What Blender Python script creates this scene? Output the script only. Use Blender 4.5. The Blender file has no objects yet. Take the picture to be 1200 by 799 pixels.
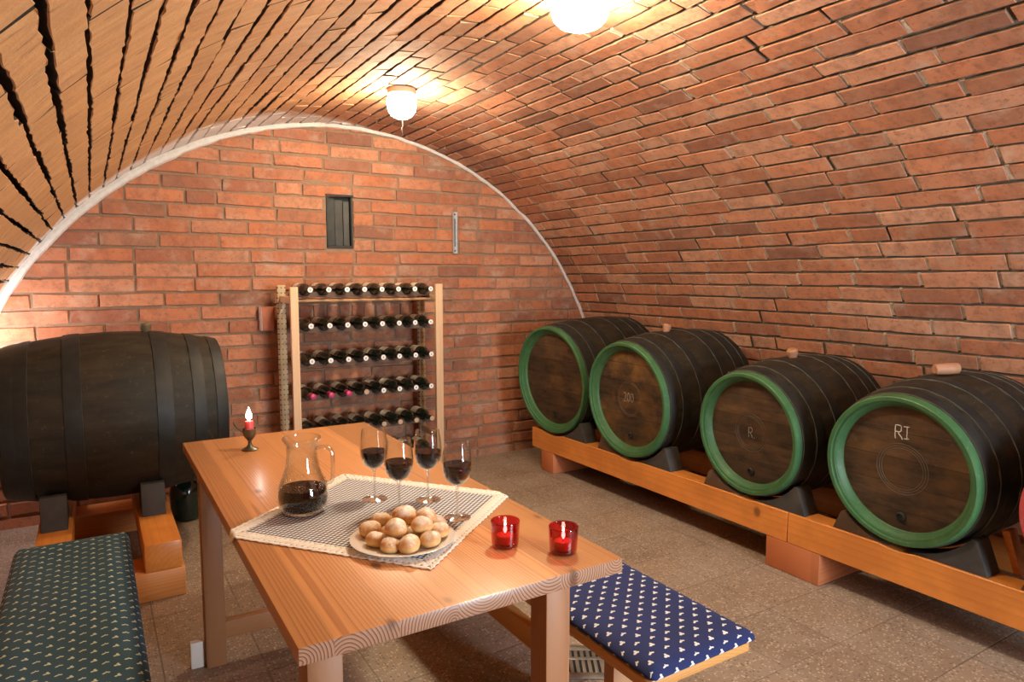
import bpy, bmesh, math, random
from mathutils import Vector, Matrix
rnd = random.Random(7)
S = bpy.context.scene
COL = S.collection
PI = math.pi
def R(d): return math.radians(d)

# ------------------------------------------------------------------ layout
XC, ZC, RV = 1.47, 0.19, 2.165      # vault axis and radius
YB, YF = 4.49, -1.9                 # back and front wall
WR = XC + RV; WL = XC - RV
COURSE = 0.0865

# ------------------------------------------------------------------ mesh helpers
class MB:
    def __init__(s): s.bm = bmesh.new()
    def box(s, x0, x1, y0, y1, z0, z1, bev=0.003, seg=2, rot=None, piv=None):
        r = bmesh.ops.create_cube(s.bm, size=1)
        vs = r['verts']
        for v in vs:
            v.co = Vector(((x0+x1)/2+v.co.x*(x1-x0), (y0+y1)/2+v.co.y*(y1-y0), (z0+z1)/2+v.co.z*(z1-z0)))
        if bev:
            es = list({e for v in vs for e in v.link_edges})
            o = bmesh.ops.bevel(s.bm, geom=es, offset=bev, segments=seg, affect='EDGES', profile=.5)
            vs = [v for v in o['verts']]
            vs = list({v for f in o['faces'] for v in f.verts} | {v for v in vs if v.is_valid})
            allv = set(vs)
            stack = list(vs)
            while stack:
                v = stack.pop()
                for e in v.link_edges:
                    w = e.other_vert(v)
                    if w not in allv: allv.add(w); stack.append(w)
            vs = list(allv)
        if rot is not None:
            p = Vector(piv) if piv else Vector(((x0+x1)/2, (y0+y1)/2, (z0+z1)/2))
            for v in vs: v.co = rot @ (v.co-p) + p
        return s
    def lathe(s, prof, seg=32, frame=None, cap0=True, cap1=True, wob=None):
        """prof: (radius, height) list round local Z; frame: Matrix 4x4"""
        F = frame or Matrix.Identity(4)
        rings = []
        for (r, z) in prof:
            ring = []
            for k in range(seg):
                a = 2*PI*k/seg
                rr = r
                zz = z
                if wob: rr, zz = wob(r, z, a)
                ring.append(s.bm.verts.new(F @ Vector((rr*math.cos(a), rr*math.sin(a), zz))))
            rings.append(ring)
        for i in range(len(rings)-1):
            for k in range(seg):
                a, b = rings[i], rings[i+1]
                s.bm.faces.new((a[k], a[(k+1) % seg], b[(k+1) % seg], b[k]))
        if cap0: s.bm.faces.new(list(reversed(rings[0])))
        if cap1: s.bm.faces.new(rings[-1])
        return s
    def tube(s, pts, rad, seg=10, flat=1.0, cap=True):
        pts = [Vector(p) for p in pts]
        n = len(pts)
        rads = rad if isinstance(rad, (list, tuple)) else [rad]*n
        prev = None; rings = []
        for i, p in enumerate(pts):
            t = (pts[min(i+1, n-1)]-pts[max(i-1, 0)]).normalized()
            if prev is None:
                up = Vector((0, 0, 1)) if abs(t.z) < .9 else Vector((1, 0, 0))
                u = t.cross(up).normalized()
            else:
                u = (prev-t*prev.dot(t)).normalized()
            prev = u
            w = t.cross(u)
            rings.append([s.bm.verts.new(p+(u*math.cos(2*PI*k/seg)+w*math.sin(2*PI*k/seg)*flat)*rads[i]) for k in range(seg)])
        for i in range(n-1):
            for k in range(seg):
                a, b = rings[i], rings[i+1]
                s.bm.faces.new((a[k], a[(k+1) % seg], b[(k+1) % seg], b[k]))
        if cap:
            s.bm.faces.new(list(reversed(rings[0]))); s.bm.faces.new(rings[-1])
        return s
    def prism(s, poly, axis, a0, a1, bev=0):
        """poly: 2D points; axis 'X': poly=(y,z), 'Y': poly=(x,z), 'Z': poly=(x,y)"""
        def P(p, a):
            return {'X': (a, p[0], p[1]), 'Y': (p[0], a, p[1]), 'Z': (p[0], p[1], a)}[axis]
        A = [s.bm.verts.new(P(p, a0)) for p in poly]
        B = [s.bm.verts.new(P(p, a1)) for p in poly]
        n = len(poly)
        fs = [s.bm.faces.new(A), s.bm.faces.new(list(reversed(B)))]
        for i in range(n):
            fs.append(s.bm.faces.new((A[i], B[i], B[(i+1) % n], A[(i+1) % n])))
        if bev:
            es = list({e for f in fs for e in f.edges})
            bmesh.ops.bevel(s.bm, geom=es, offset=bev, segments=2, affect='EDGES', profile=.5)
        return s
    def mesh(s, name, ang=35):
        bmesh.ops.recalc_face_normals(s.bm, faces=s.bm.faces)
        me = bpy.data.meshes.new(name)
        s.bm.to_mesh(me); s.bm.free()
        for p in me.polygons: p.use_smooth = True
        me.set_sharp_from_angle(angle=R(ang))
        return me
    def build(s, name, mat, parent=None, ang=35, **kw):
        return link(name, s.mesh(name, ang), mat, parent, **kw)

def link(name, me, mat, parent=None, label=None):
    o = bpy.data.objects.new(name, me); COL.objects.link(o)
    if mat:
        for m in (mat if isinstance(mat, (list, tuple)) else [mat]): me.materials.append(m)
    if parent: o.parent = parent
    if label: o['label'] = label
    return o
def tag(o, label, cat, group=None):
    o['label'] = label; o['category'] = cat
    if group: o['group'] = group
    return o
def thing(name, label, cat, loc=(0, 0, 0), rz=0, group=None):
    o = bpy.data.objects.new(name, None); COL.objects.link(o)
    o.location = loc; o.rotation_euler = (0, 0, rz); o.empty_display_size = .05
    return tag(o, label, cat, group)
def struct(o): o['kind'] = 'structure'; return o
def dup(src, loc, rz=0, label=None):
    c = src.copy(); COL.objects.link(c); c.location = loc; c.rotation_euler = (0, 0, rz)
    if label: c['label'] = label
    for ch in list(src.children):
        d = ch.copy(); COL.objects.link(d); d.parent = c
        for g in list(ch.children):
            e = g.copy(); COL.objects.link(e); e.parent = d
    return c

# ------------------------------------------------------------------ material helpers
class NT:
    def __init__(s, name):
        s.m = bpy.data.materials.new(name); s.m.use_nodes = True
        s.t = s.m.node_tree; s.t.nodes.clear()
        s.out = s.t.nodes.new('ShaderNodeOutputMaterial')
    def n(s, typ, ins=None, **props):
        nd = s.t.nodes.new('ShaderNode'+typ)
        for k, v in props.items(): setattr(nd, k, v)
        for k, v in (ins or {}).items():
            sock = nd.inputs[k]
            if isinstance(v, bpy.types.NodeSocket): s.t.links.new(v, sock)
            elif isinstance(v, (tuple, list)) and len(v) == 3 and sock.type == 'RGBA': sock.default_value = (*v, 1)
            else: sock.default_value = v
        return nd
    def M(s, op, a, b=None, c=None, clamp=False):
        ins = {0: a}
        if b is not None: ins[1] = b
        if c is not None: ins[2] = c
        return s.n('Math', ins, operation=op, use_clamp=clamp).outputs[0]
    def mix(s, f, a, b, blend='MIX'):
        nd = s.t.nodes.new('ShaderNodeMix'); nd.data_type = 'RGBA'; nd.blend_type = blend
        for k, v in ((0, f), (6, a), (7, b)):
            if isinstance(v, bpy.types.NodeSocket): s.t.links.new(v, nd.inputs[k])
            elif isinstance(v, (tuple, list)): nd.inputs[k].default_value = (*v[:3], 1)
            else: nd.inputs[k].default_value = v
        return nd.outputs[2]
    def ramp(s, f, stops, interp='LINEAR'):
        nd = s.n('ValToRGB', {0: f}); e = nd.color_ramp; e.interpolation = interp
        e.elements[0].position = stops[0][0]; e.elements[1].position = stops[-1][0]
        for p, c in stops[1:-1]: e.elements.new(p)
        for el, (p, c) in zip(e.elements, stops):
            el.color = (c, c, c, 1) if isinstance(c, (int, float)) else (*c, 1)
        return nd.outputs[0]
    def sep(s, v): 
        o = s.n('SeparateXYZ', {0: v}).outputs
        return o[0], o[1], o[2]
    def comb(s, x, y, z): return s.n('CombineXYZ', {0: x, 1: y, 2: z}).outputs[0]
    def noise(s, vec, scale, detail=3, rough=.5): 
        return s.n('TexNoise', {'Vector': vec, 'Scale': scale, 'Detail': detail, 'Roughness': rough}).outputs[0]
    def obj(s): return s.n('TexCoord').outputs['Object']
    def bump(s, h, strength=.3, dist=.01):
        return s.n('Bump', {'Height': h, 'Strength': strength, 'Distance': dist}).outputs[0]
    def pbsdf(s, col, rough=.5, normal=None, **kw):
        ins = {'Base Color': col, 'Roughness': rough}
        if normal is not None: ins['Normal'] = normal
        ins.update({k.replace('_', ' '): v for k, v in kw.items()})
        b = s.n('BsdfPrincipled', ins)
        s.t.links.new(b.outputs[0], s.out.inputs[0]); return b
    def surf(s, sock): s.t.links.new(sock, s.out.inputs[0])

def plain(name, col, rough=.5, noise=0, nscale=20, bump=0, **kw):
    t = NT(name); c = col
    nrm = None
    if noise or bump:
        f = t.noise(t.obj(), nscale, 4)
        if noise: c = t.mix(f, tuple(x*(1-noise) for x in col), tuple(min(1, x*(1+noise)) for x in col))
        if bump: nrm = t.bump(f, bump, .005)
    t.pbsdf(c, rough, nrm, **kw)
    return t.m

def wood(name, axis, pale, dark, pw=.12, ring=.007, rough=.45, off=0.0, knots=.0, coat=0.0, depth=.5, spread=.16, fine=.25, boff=0.0, drift=1.1, endgrain=None, tonevar=.34, mottle=0):
    t = NT(name); x, y, z = t.sep(t.obj())
    al, a, b = {'X': (x, y, z), 'Y': (y, x, z), 'Z': (z, x, y)}[axis]
    ao = t.M('ADD', a, off)
    b = t.M('ADD', b, boff)
    idn = t.M('FLOOR', t.M('DIVIDE', ao, pw))
    wn = t.n('TexWhiteNoise', {'W': t.M('ADD', idn, off*7.3+1.7)}, noise_dimensions='1D')
    wr, wg, wb = t.n('SeparateColor', {0: wn.outputs['Color']}).outputs
    ca = t.M('MULTIPLY', t.M('ADD', t.M('ADD', idn, .5), t.M('MULTIPLY', t.M('SUBTRACT', wr, .5), .9)), pw)
    cb = t.M('MULTIPLY', t.M('SUBTRACT', wg, .5), spread)
    dv = t.comb(t.M('MULTIPLY', ao, 7), t.M('MULTIPLY', b, 7), t.M('ADD', t.M('MULTIPLY', al, drift), t.M('MULTIPLY', wb, 37)))
    warp = t.noise(dv, 1.6, 2)
    da = t.M('SUBTRACT', ao, ca); db = t.M('SUBTRACT', b, cb)
    r = t.M('SQRT', t.M('ADD', t.M('MULTIPLY', da, da), t.M('MULTIPLY', db, db)))
    r = t.M('ADD', r, t.M('MULTIPLY', warp, .016))
    fr = t.M('FRACT', t.M('DIVIDE', r, ring))
    ringm = t.ramp(fr, [(0, 0), (.55, .25), (.9, 1), (1, 0)])
    fv = t.comb(t.M('MULTIPLY', ao, 260), t.M('MULTIPLY', b, 260), t.M('MULTIPLY', al, 7))
    fib = t.noise(fv, 1, 3)
    m = t.M('ADD', t.M('MULTIPLY', ringm, depth), t.M('MULTIPLY', t.M('SUBTRACT', fib, .5), fine), clamp=True)
    c = t.mix(m, pale, dark)
    tone = t.M('ADD', t.M('MULTIPLY', wb, tonevar), .97-tonevar/2)
    c = t.mix(1, c, t.comb(tone, tone, tone), 'MULTIPLY')
    if mottle:
        mo = t.noise(t.comb(t.M('MULTIPLY', al, 3.2), t.M('MULTIPLY', a, 5), t.M('MULTIPLY', b, 5)), 1.3, 4, .6)
        c = t.mix(t.M('MULTIPLY', t.ramp(mo, [(.42, 0), (.62, 1)]), mottle), c, tuple(v*.8 for v in dark))
    if endgrain:
        nx, ny, nz = t.sep(t.n('TexCoord').outputs['Normal'])
        cut = t.M('GREATER_THAN', t.M('ABSOLUTE', {'X': nx, 'Y': ny, 'Z': nz}[axis]), .85)
        c = t.mix(cut, c, t.mix(t.ramp(ringm, [(.1, 0), (.7, 1)]), endgrain[0], endgrain[1]))
    if knots:
        kv = t.comb(t.M('MULTIPLY', ao, 5), t.M('MULTIPLY', b, 2), t.M('MULTIPLY', al, 2.6))
        k = t.n('TexVoronoi', {'Vector': kv, 'Scale': 1.6, 'Randomness': 1}).outputs['Distance']
        km = t.ramp(k, [(0, 1), (.06, .8), (.1, .15), (.16, 0)])
        c = t.mix(t.M('MULTIPLY', km, knots), c, tuple(v*.3 for v in dark))
    nb = t.bump(m, .12, .002)
    t.pbsdf(c, rough, nb, Coat_Weight=coat, Coat_Roughness=.22)
    return t.m

# ---- bricks
def brick_mat(name, cols, white=False, dirt=.5):
    t = NT(name); o = t.obj()
    tone = t.n('Attribute', attribute_name='tone').outputs['Fac']
    kind = t.n('Attribute', attribute_name='kind').outputs['Fac']
    c = t.ramp(tone, cols)
    n1 = t.noise(o, 9, 5, .6); n2 = t.noise(o, 45, 4, .65); n3 = t.noise(o, 2.2, 3)
    c = t.mix(t.M('MULTIPLY', t.ramp(n1, [(.42, 0), (.75, 1)]), .55), c, (.42, .23, .15))
    c = t.mix(t.M('MULTIPLY', t.ramp(n2, [(.3, 1), (.45, 0)]), .5), c, (.12, .045, .025))
    c = t.mix(t.M('MULTIPLY', t.ramp(t.noise(o, 17, 5, .7), [(.46, 0), (.66, 1)]), .5), c, (.19, .075, .045))
    c = t.mix(t.M('MULTIPLY', t.ramp(t.M('ADD', t.M('MULTIPLY', n3, .7), t.M('MULTIPLY', kind, .45)), [(.62, 0), (.86, 1)]), dirt), c, (.13, .075, .05))
    # mortar smears left on the face
    sm = t.M('MULTIPLY', t.ramp(t.noise(o, 6.3, 5, .7), [(.54, 0), (.70, 1)]), .5)
    c = t.mix(sm, c, (.50, .38, .29))
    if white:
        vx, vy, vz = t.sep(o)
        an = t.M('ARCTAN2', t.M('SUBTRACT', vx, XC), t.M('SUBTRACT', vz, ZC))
        c = t.mix(t.ramp(t.M('MULTIPLY_ADD', an, 1/PI, .5), [(.30, .8), (.55, .0)]), c, t.mix(t.noise(t.comb(t.M('MULTIPLY', vy, 38), t.M('MULTIPLY', an, 9), t.M('MULTIPLY', tone, 20)), 1, 4, .65), (.38, .15, .045), (.80, .46, .175)))  # left bricks tinted tan: yellow lamp light put into the colour
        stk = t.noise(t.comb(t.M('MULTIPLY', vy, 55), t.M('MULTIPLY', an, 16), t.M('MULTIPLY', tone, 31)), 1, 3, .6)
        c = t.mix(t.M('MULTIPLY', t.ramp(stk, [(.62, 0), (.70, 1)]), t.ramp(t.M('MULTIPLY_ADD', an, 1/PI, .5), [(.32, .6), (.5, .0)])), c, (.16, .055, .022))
        c = whitewash(t, c)
    h = t.M('ADD', t.M('MULTIPLY', n2, .6), t.M('MULTIPLY', t.noise(o, 130, 3, .7), .4))
    t.pbsdf(c, .82, t.bump(h, .5, .006))
    return t.m
def whitewash(t, c):
    """lime paint daubed on the vault next to the back wall"""
    x, y, z = t.sep(t.obj())
    ang = t.M('ARCTAN2', t.M('SUBTRACT', x, XC), t.M('SUBTRACT', z, ZC))
    f = t.M('MULTIPLY_ADD', ang, 1/PI, .5)      # -90..90 deg -> 0..1
    w = t.ramp(f, [(.0, .2), (.24, .22), (.31, .36), (.36, .55), (.42, .5), (.47, .25), (.53, .0)])
    d = t.M('SUBTRACT', YB, y)
    e = t.M('DIVIDE', t.M('SUBTRACT', w, d), t.M('MULTIPLY_ADD', w, .9, .02))
    e = t.M('ADD', e, t.M('MULTIPLY', t.M('SUBTRACT', t.noise(t.obj(), 14, 5, .7), .5), .5))
    mk = t.ramp(e, [(.0, 0), (.42, .95)])
    return t.mix(mk, c, (.80, .75, .70))
def mortar_mat(name, col, white=False, dark=False):
    t = NT(name); o = t.obj()
    n = t.noise(o, 35, 5, .7)
    c = t.mix(n, tuple(v*.6 for v in col), tuple(v*1.25 for v in col))
    if dark:      # left joints near-black, their shade put into the colour, lime mortar on the right
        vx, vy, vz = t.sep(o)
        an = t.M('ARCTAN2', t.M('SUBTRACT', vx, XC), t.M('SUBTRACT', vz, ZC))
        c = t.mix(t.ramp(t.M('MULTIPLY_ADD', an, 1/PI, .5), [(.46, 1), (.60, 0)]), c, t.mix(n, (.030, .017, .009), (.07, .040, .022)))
    if white: c = whitewash(t, c)
    t.pbsdf(c, .95, t.bump(n, .8, .01))
    return t.m

RAMP_BACK = [(0, (.29, .10, .055)), (.2, (.40, .135, .060)), (.6, (.49, .160, .066)), (1, (.54, .23, .12))]
RAMP_VAULT = [(0, (.28, .11, .065)), (.2, (.43, .16, .080)), (.6, (.53, .195, .090)), (1, (.62, .31, .185))]
M_BRICK_B = brick_mat('brick_back', RAMP_BACK)
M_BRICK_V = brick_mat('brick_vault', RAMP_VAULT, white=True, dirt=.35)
M_MORT_B = mortar_mat('mortar_back', (.30, .19, .12))
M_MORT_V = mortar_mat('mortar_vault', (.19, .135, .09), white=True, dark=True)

class Bricks:
    def __init__(s): s.v = []; s.f = []; s.tone = []; s.kind = []; s.mi = []
    def brick(s, surf, u0, u1, v0, v1, rec, jit=.003, lift=None, tone=None, rough=1.0, side=0):
        if u1-u0 < .02 or v1-v0 < .02: return
        h = rnd.gauss(0, .0025*rough) if lift is None else lift
        tone = rnd.random() if tone is None else tone
        kind = rnd.random()
        bev = .004 if rec == .014 else .0018 if rec > .025 else .0028
        L = u1-u0
        ns = max(2, int(L/(.032 if rec > .025 else .05)))
        us = [(u0, 2), (u0, 1), (u0+bev, 0)]+[(u0+bev+(L-2*bev)*i/ns, 0) for i in range(1, ns)]+[(u1-bev, 0), (u1, 1), (u1, 2)]
        tilt = rnd.gauss(0, .003*rough); skew = rnd.gauss(0, .0035)
        base = len(s.v)
        g = rnd.gauss
        for i, (u, k) in enumerate(us):
            fu = (u-u0)/L-.5
            a = v0+skew*fu+g(0, jit*.5); b = v1+skew*fu+g(0, jit*.5)
            if k: ue = u
            else: ue = u+g(0, .001)
            prof = [(a, -rec), (a, h-bev), (a+bev, h+tilt), (b-bev, h-tilt), (b, h-bev), (b, -rec)]
            for j, (vv, d) in enumerate(prof):
                if k == 2: d = -rec
                elif k == 1: d = min(d, h-bev)
                elif 0 < j < 5: d += g(0, jit*.3)
                s.v.append(surf(ue, vv, d)); s.tone.append(tone); s.kind.append(kind)
        n = 6
        for i in range(len(us)-1):
            for j in range(n-1):
                p = base+i*n+j
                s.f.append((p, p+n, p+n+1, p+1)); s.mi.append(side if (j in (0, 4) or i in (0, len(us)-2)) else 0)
    def plug(s, surf, u0, u1, v0, v1, d):
        base = len(s.v)
        for (u, v, dd) in ((u0, v0, d-.008), (u1, v0, d-.008), (u1, v1, d-.008), (u0, v1, d-.008), (u0, v0+.006, d), (u1, v0+.006, d), (u1, v1-.006, d), (u0, v1-.006, d)):
            s.v.append(surf(u, v, dd+rnd.gauss(0, .0012))); s.tone.append(.5); s.kind.append(0)
        for q in ((4, 5, 6, 7), (0, 1, 5, 4), (3, 7, 6, 2)):
            s.f.append(tuple(base+i for i in q)); s.mi.append(2)
    def sheet(s, surf, us, vs, dep):
        base = len(s.v); nv = len(vs)
        for u in us:
            for v in vs:
                s.v.append(surf(u, v, dep(u, v))); s.tone.append(.5); s.kind.append(0)
        for i in range(len(us)-1):
            for j in range(nv-1):
                p = base+i*nv+j
                s.f.append((p, p+nv, p+nv+1, p+1)); s.mi.append(1)
    def build(s, name, mats, flip=False):
        me = bpy.data.meshes.new(name)
        f = [tuple(reversed(q)) for q in s.f] if flip else s.f
        me.from_pydata(s.v, [], f)
        me.polygons.foreach_set('material_index', s.mi)
        for nm, dat in (('tone', s.tone), ('kind', s.kind)):
            at = me.attributes.new(nm, 'FLOAT', 'POINT'); at.data.foreach_set('value', dat)
        me.update()
        return struct(link(name, me, mats))

def lin(a, b, n): return [a+(b-a)*i/n for i in range(n+1)]

# ---- vault (the ceiling), bricks laid in long courses along Y
def vsurf(u, v, d):      # u = Y, v = arc length from crown (right positive), d inwards
    a = v/RV; r = RV-d
    return (XC+r*math.sin(a), u, ZC+r*math.cos(a))
amax = PI/2*RV
nrow = int(2*amax/COURSE)+1
def rec_at(v):           # joints are raked deep on the left, nearly flush on the right
    t = min(1, max(0, (v+.2)/.9))
    return .062*(1-t)+.013*t
B = Bricks()
for i in range(nrow):
    v0 = -amax+i*COURSE
    if v0 > amax: break
    u = YF-rnd.random()*.3
    left = v0 < -.25
    jt = .0115*(rnd.uniform(.55, 1.6) if left else rnd.uniform(.75, 1.35))
    rec = rec_at(v0)
    while u < YB:
        L = rnd.gauss(.312, .012)
        if rnd.random() < .06: L *= .52
        ju = rnd.uniform(.004, .009) if left else rnd.uniform(.010, .020)
        e0, e1 = max(u, YF), min(u+L, YB)
        if e1 > YF+.02: B.brick(vsurf, e0, e1, v0+jt/2+rnd.gauss(0, .0015), v0+COURSE-jt/2+rnd.gauss(0, .0015), rec+.004, jit=.0032 if left else .0026, rough=.35, side=1)  # sides take the mortar colour, with its painted shade on the left
        if not left and rnd.random() < .85 and e1+ju < YB: B.plug(vsurf, e1-.002, e1+ju+.002, v0+jt/2, v0+COURSE-jt/2, -.003-.004*rnd.random())
        u += L+ju
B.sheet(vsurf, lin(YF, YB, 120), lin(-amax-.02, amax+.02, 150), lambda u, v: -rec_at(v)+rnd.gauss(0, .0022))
M_MORT_P = mortar_mat('mortar_pale', (.52, .40, .30), white=True)
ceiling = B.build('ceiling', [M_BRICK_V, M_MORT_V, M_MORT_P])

# ---- back wall
def bsurf(u, v, d): return (u, YB-d, v)
VX0, VX1, VZ0, VZ1 = 1.340, 1.516, 1.559, 1.898     # soot-black niche
SX0, SX1, SZ0, SZ1 = 1.06, 1.92, 1.013, 1.186       # soldier course
B = Bricks()
z = 1.359-16*COURSE; k = 0
while z < 2.45:
    u = WL-.2+(.16 if k % 2 else 0)+rnd.gauss(0, .012)
    jt = .015*rnd.uniform(.8, 1.25)
    while u < WR+.1:
        L = rnd.gauss(.307, .008)
        if rnd.random() < .05: L *= .5
        a, b, c, d = u, u+L, z+jt/2, z+COURSE-jt/2
        cx, cz = min(max(XC, a), b), min(max(ZC, c), d)
        if (cx-XC)**2+(cz-ZC)**2 < (RV+.02)**2:
            segs = [(a, b)]
            for (hx0, hx1, hz0, hz1) in ((VX0, VX1, VZ0+.02, VZ1-.02), (SX0, SX1, SZ0, SZ1)):
                if d > hz0 and c < hz1:
                    ns = []
                    for (p, q) in segs:
                        if q <= hx0 or p >= hx1: ns.append((p, q))
                        else:
                            if p < hx0: ns.append((p, hx0-.006))
                            if q > hx1: ns.append((hx1+.006, q))
                    segs = ns
            for (p, q) in segs: B.brick(bsurf, p, q, c, d, .014, jit=.0022)
        u += L+rnd.uniform(.010, .017)
    z += COURSE; k += 1
u = SX0
def ssurf(u, v, d): return (v, YB-d, u)
while u < SX1-.05:
    B.brick(ssurf, SZ0+.006, SZ1-.006, u+.007, min(u+.085, SX1)-.004, .014, tone=rnd.random()*.7)
    u += .0862
for (x0, x1, z0, z1) in ((WL-.1, VX0, -.03, 2.5), (VX1, WR+.1, -.03, 2.5), (VX0, VX1, -.03, VZ0), (VX0, VX1, VZ1, 2.5)):
    B.sheet(bsurf, lin(x0, x1, max(2, int((x1-x0)/.05))), lin(z0, z1, max(2, int((z1-z0)/.05))), lambda u, v: -.009+rnd.gauss(0, .0012))
B.build('wall_back', [M_BRICK_B, M_MORT_B], flip=False)

# ---- low side walls under the springing and the front wall with a doorway added for the fill light
for nm, xx, sg in (('wall_left', WL, 1), ('wall_right', WR, -1)):
    B = Bricks()
    sf = (lambda xx, sg: (lambda u, v, d: (xx+sg*d, u, v)))(xx, sg)
    for r in range(3):
        u = YF-rnd.random()*.3
        z0 = -.03+r*.0735
        while u < YB:
            L = rnd.gauss(.31, .01)
            if u+L > YF+.03: B.brick(sf, max(u, YF), min(u+L, YB), z0+.007, z0+.0665, .015)
            u += L+.014
    B.sheet(sf, lin(YF, YB, 60), lin(-.03, ZC+.02, 4), lambda u, v: -.011)
    B.build(nm, [M_BRICK_B, M_MORT_B])
DX0, DX1, DZ = 1.62, 2.58, 1.98
B = Bricks()
fs = lambda u, v, d: (u, YF+d, v)
z = -.03; k = 0
while z < 2.42:
    u = WL-.1-(.16 if k % 2 else 0)
    while u < WR:
        a, b, c, d = u, u+.305, z+.008, z+COURSE-.008
        cx, cz = min(max(XC, a), b), min(max(ZC, c), d)
        if (cx-XC)**2+(cz-ZC)**2 < (RV+.02)**2:
            if c < DZ:
                if a < DX0: B.brick(fs, a, min(b, DX0), c, d, .014)
                if b > DX1: B.brick(fs, max(a, DX1), b, c, d, .014)
            else: B.brick(fs, a, b, c, d, .014)
        u += .319
    z += COURSE; k += 1
for (x0, x1, z0, z1) in ((WL-.1, DX0, -.03, 2.5), (DX1, WR+.1, -.03, 2.5), (DX0, DX1, DZ, 2.5)):
    B.sheet(fs, lin(x0, x1, 8), lin(z0, z1, 8), lambda u, v: -.01)
B.build('wall_front', [M_BRICK_B, M_MORT_B])
M_FRAME = wood('door_frame_pine', 'Z', (.42, .22, .09), (.25, .11, .04), pw=.3)
f = MB()
f.box(DX0-.02, DX0+.05, YF-.08, YF+.03, 0, DZ, .004).box(DX1-.05, DX1+.02, YF-.08, YF+.03, 0, DZ, .004).box(DX0-.02, DX1+.02, YF-.08, YF+.03, DZ, DZ+.07, .004)
struct(f.build('door_1', M_FRAME))

# pale mortar fillet where the vault meets the back wall
def bead():
    mb = MB(); pts = []; rads = []
    for i in range(121):
        a = -PI/2+PI*i/120
        dg = math.degrees(a)
        w_ = .012 if dg > 8 else .012+.005*min(1, (8-dg)/20) if dg > -12 else .017+.009*min(1, (-12-dg)/18)
        r = RV-.006-w_*.5+rnd.gauss(0, .0015)
        pts.append((XC+r*math.sin(a), YB-.006+rnd.gauss(0, .002), ZC+r*math.cos(a))); rads.append(w_+rnd.gauss(0, .0015))
    mb.tube(pts, rads, 8)
    return mb
struct(bead().build('trim_1', plain('fillet_mortar', (.62, .58, .54), .9, .22, 40, .5)))

# ---- floor of exposed-aggregate pavers
def floor_mat():
    t = NT('aggregate_pavers'); o = t.obj(); x, y, z = t.sep(o)
    fx = t.M('DIVIDE', t.M('ADD', x, 10*.31-2.63), .31); fy = t.M('DIVIDE', t.M('ADD', y, 10*.31-1.125), .31)
    dx = t.M('ABSOLUTE', t.M('SUBTRACT', t.M('FRACT', fx), .5)); dy = t.M('ABSOLUTE', t.M('SUBTRACT', t.M('FRACT', fy), .5))
    ed = t.M('MAXIMUM', dx, dy)
    edn = t.M('ADD', ed, t.M('MULTIPLY', t.M('SUBTRACT', t.noise(o, 40, 3), .5), .012))
    joint = t.ramp(edn, [(.485, 0), (.496, 1)])
    wn = t.n('TexWhiteNoise', {'Vector': t.comb(t.M('FLOOR', fx), t.M('FLOOR', fy), 0)}, noise_dimensions='2D').outputs[0]
    base = t.mix(wn, (.22, .155, .105), (.30, .22, .155))
    base = t.mix(t.ramp(t.noise(o, 3, 4, .6), [(.4, 0), (.7, 1)]), base, (.33, .26, .20))
    vo = t.n('TexVoronoi', {'Vector': o, 'Scale': 95}); d = vo.outputs['Distance']; cc = t.n('SeparateColor', {0: vo.outputs['Color']}).outputs[0]
    peb = t.M('MULTIPLY', t.ramp(d, [(.28, 1), (.45, 0)]), t.ramp(cc, [(.45, 0), (.8, .8)]))
    c = t.mix(peb, base, (.62, .50, .37))
    dk = t.M('MULTIPLY', t.ramp(d, [(.3, 1), (.45, 0)]), t.ramp(cc, [(.12, .7), (.3, 0)]))
    c = t.mix(dk, c, (.06, .04, .028))
    c = t.mix(t.M('MULTIPLY', joint, t.M('MULTIPLY', t.ramp(t.noise(o, 2.6, 3), [(.35, .25), (.65, 1)]), .7)), c, (.10, .08, .065))
    h = t.M('SUBTRACT', t.M('MULTIPLY', d, -.25), joint)
    t.pbsdf(c, .62, t.bump(h, .35, .004))
    return t.m
fl = MB(); fl.box(WL-.05, WR+.05, YF-1.5, YB+.02, -.06, 0, 0)
struct(fl.build('floor', floor_mat()))

# ------------------------------------------------------------------ shared materials
M_TABLE = wood('table_pine', 'Y', (.68, .315, .115), (.34, .11, .036), pw=.118, ring=.0064, rough=.36, off=.03, knots=.85, coat=.25, depth=.60, endgrain=((.46, .27, .17), (.20, .075, .04)), tonevar=.5, spread=.085, fine=.5, boff=-.735, drift=.45)
M_TLEG = wood('table_leg_pine', 'Z', (.38, .175, .075), (.25, .10, .04), pw=.2, ring=.006, rough=.45, off=.2)
M_TBAR = wood('table_rail_pine', 'X', (.48, .23, .10), (.33, .13, .05), pw=.2, ring=.006, rough=.45, off=.4)
M_BEAM = wood('beam_spruce', 'Y', (.68, .25, .050), (.42, .125, .022), pw=.4, ring=.019, rough=.42, off=.3, knots=.85, coat=.2, depth=.30, spread=.3, fine=.4, boff=-.07, drift=.7, mottle=.32)
M_FOOT = wood('foot_spruce', 'X', (.50, .165, .06), (.34, .09, .03), pw=.4, ring=.008, rough=.55, off=.1, depth=.5)
M_BEAMX = wood('foot_block_spruce', 'X', (.60, .25, .07), (.40, .13, .03), pw=.5, ring=.009, rough=.5, off=.15, depth=.5)
M_BENCH = wood('bench_pine', 'Y', (.66, .33, .10), (.46, .19, .05), pw=.5, ring=.008, rough=.4, off=.15, coat=.2)
M_BLEG = wood('bench_leg_pine', 'Z', (.55, .28, .13), (.38, .17, .07), pw=.3, ring=.007, rough=.5, off=.5)
M_RACK = wood('rack_pine', 'Z', (.72, .47, .28), (.56, .32, .17), pw=.3, ring=.012, rough=.6, off=.6, depth=.35)
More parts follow.
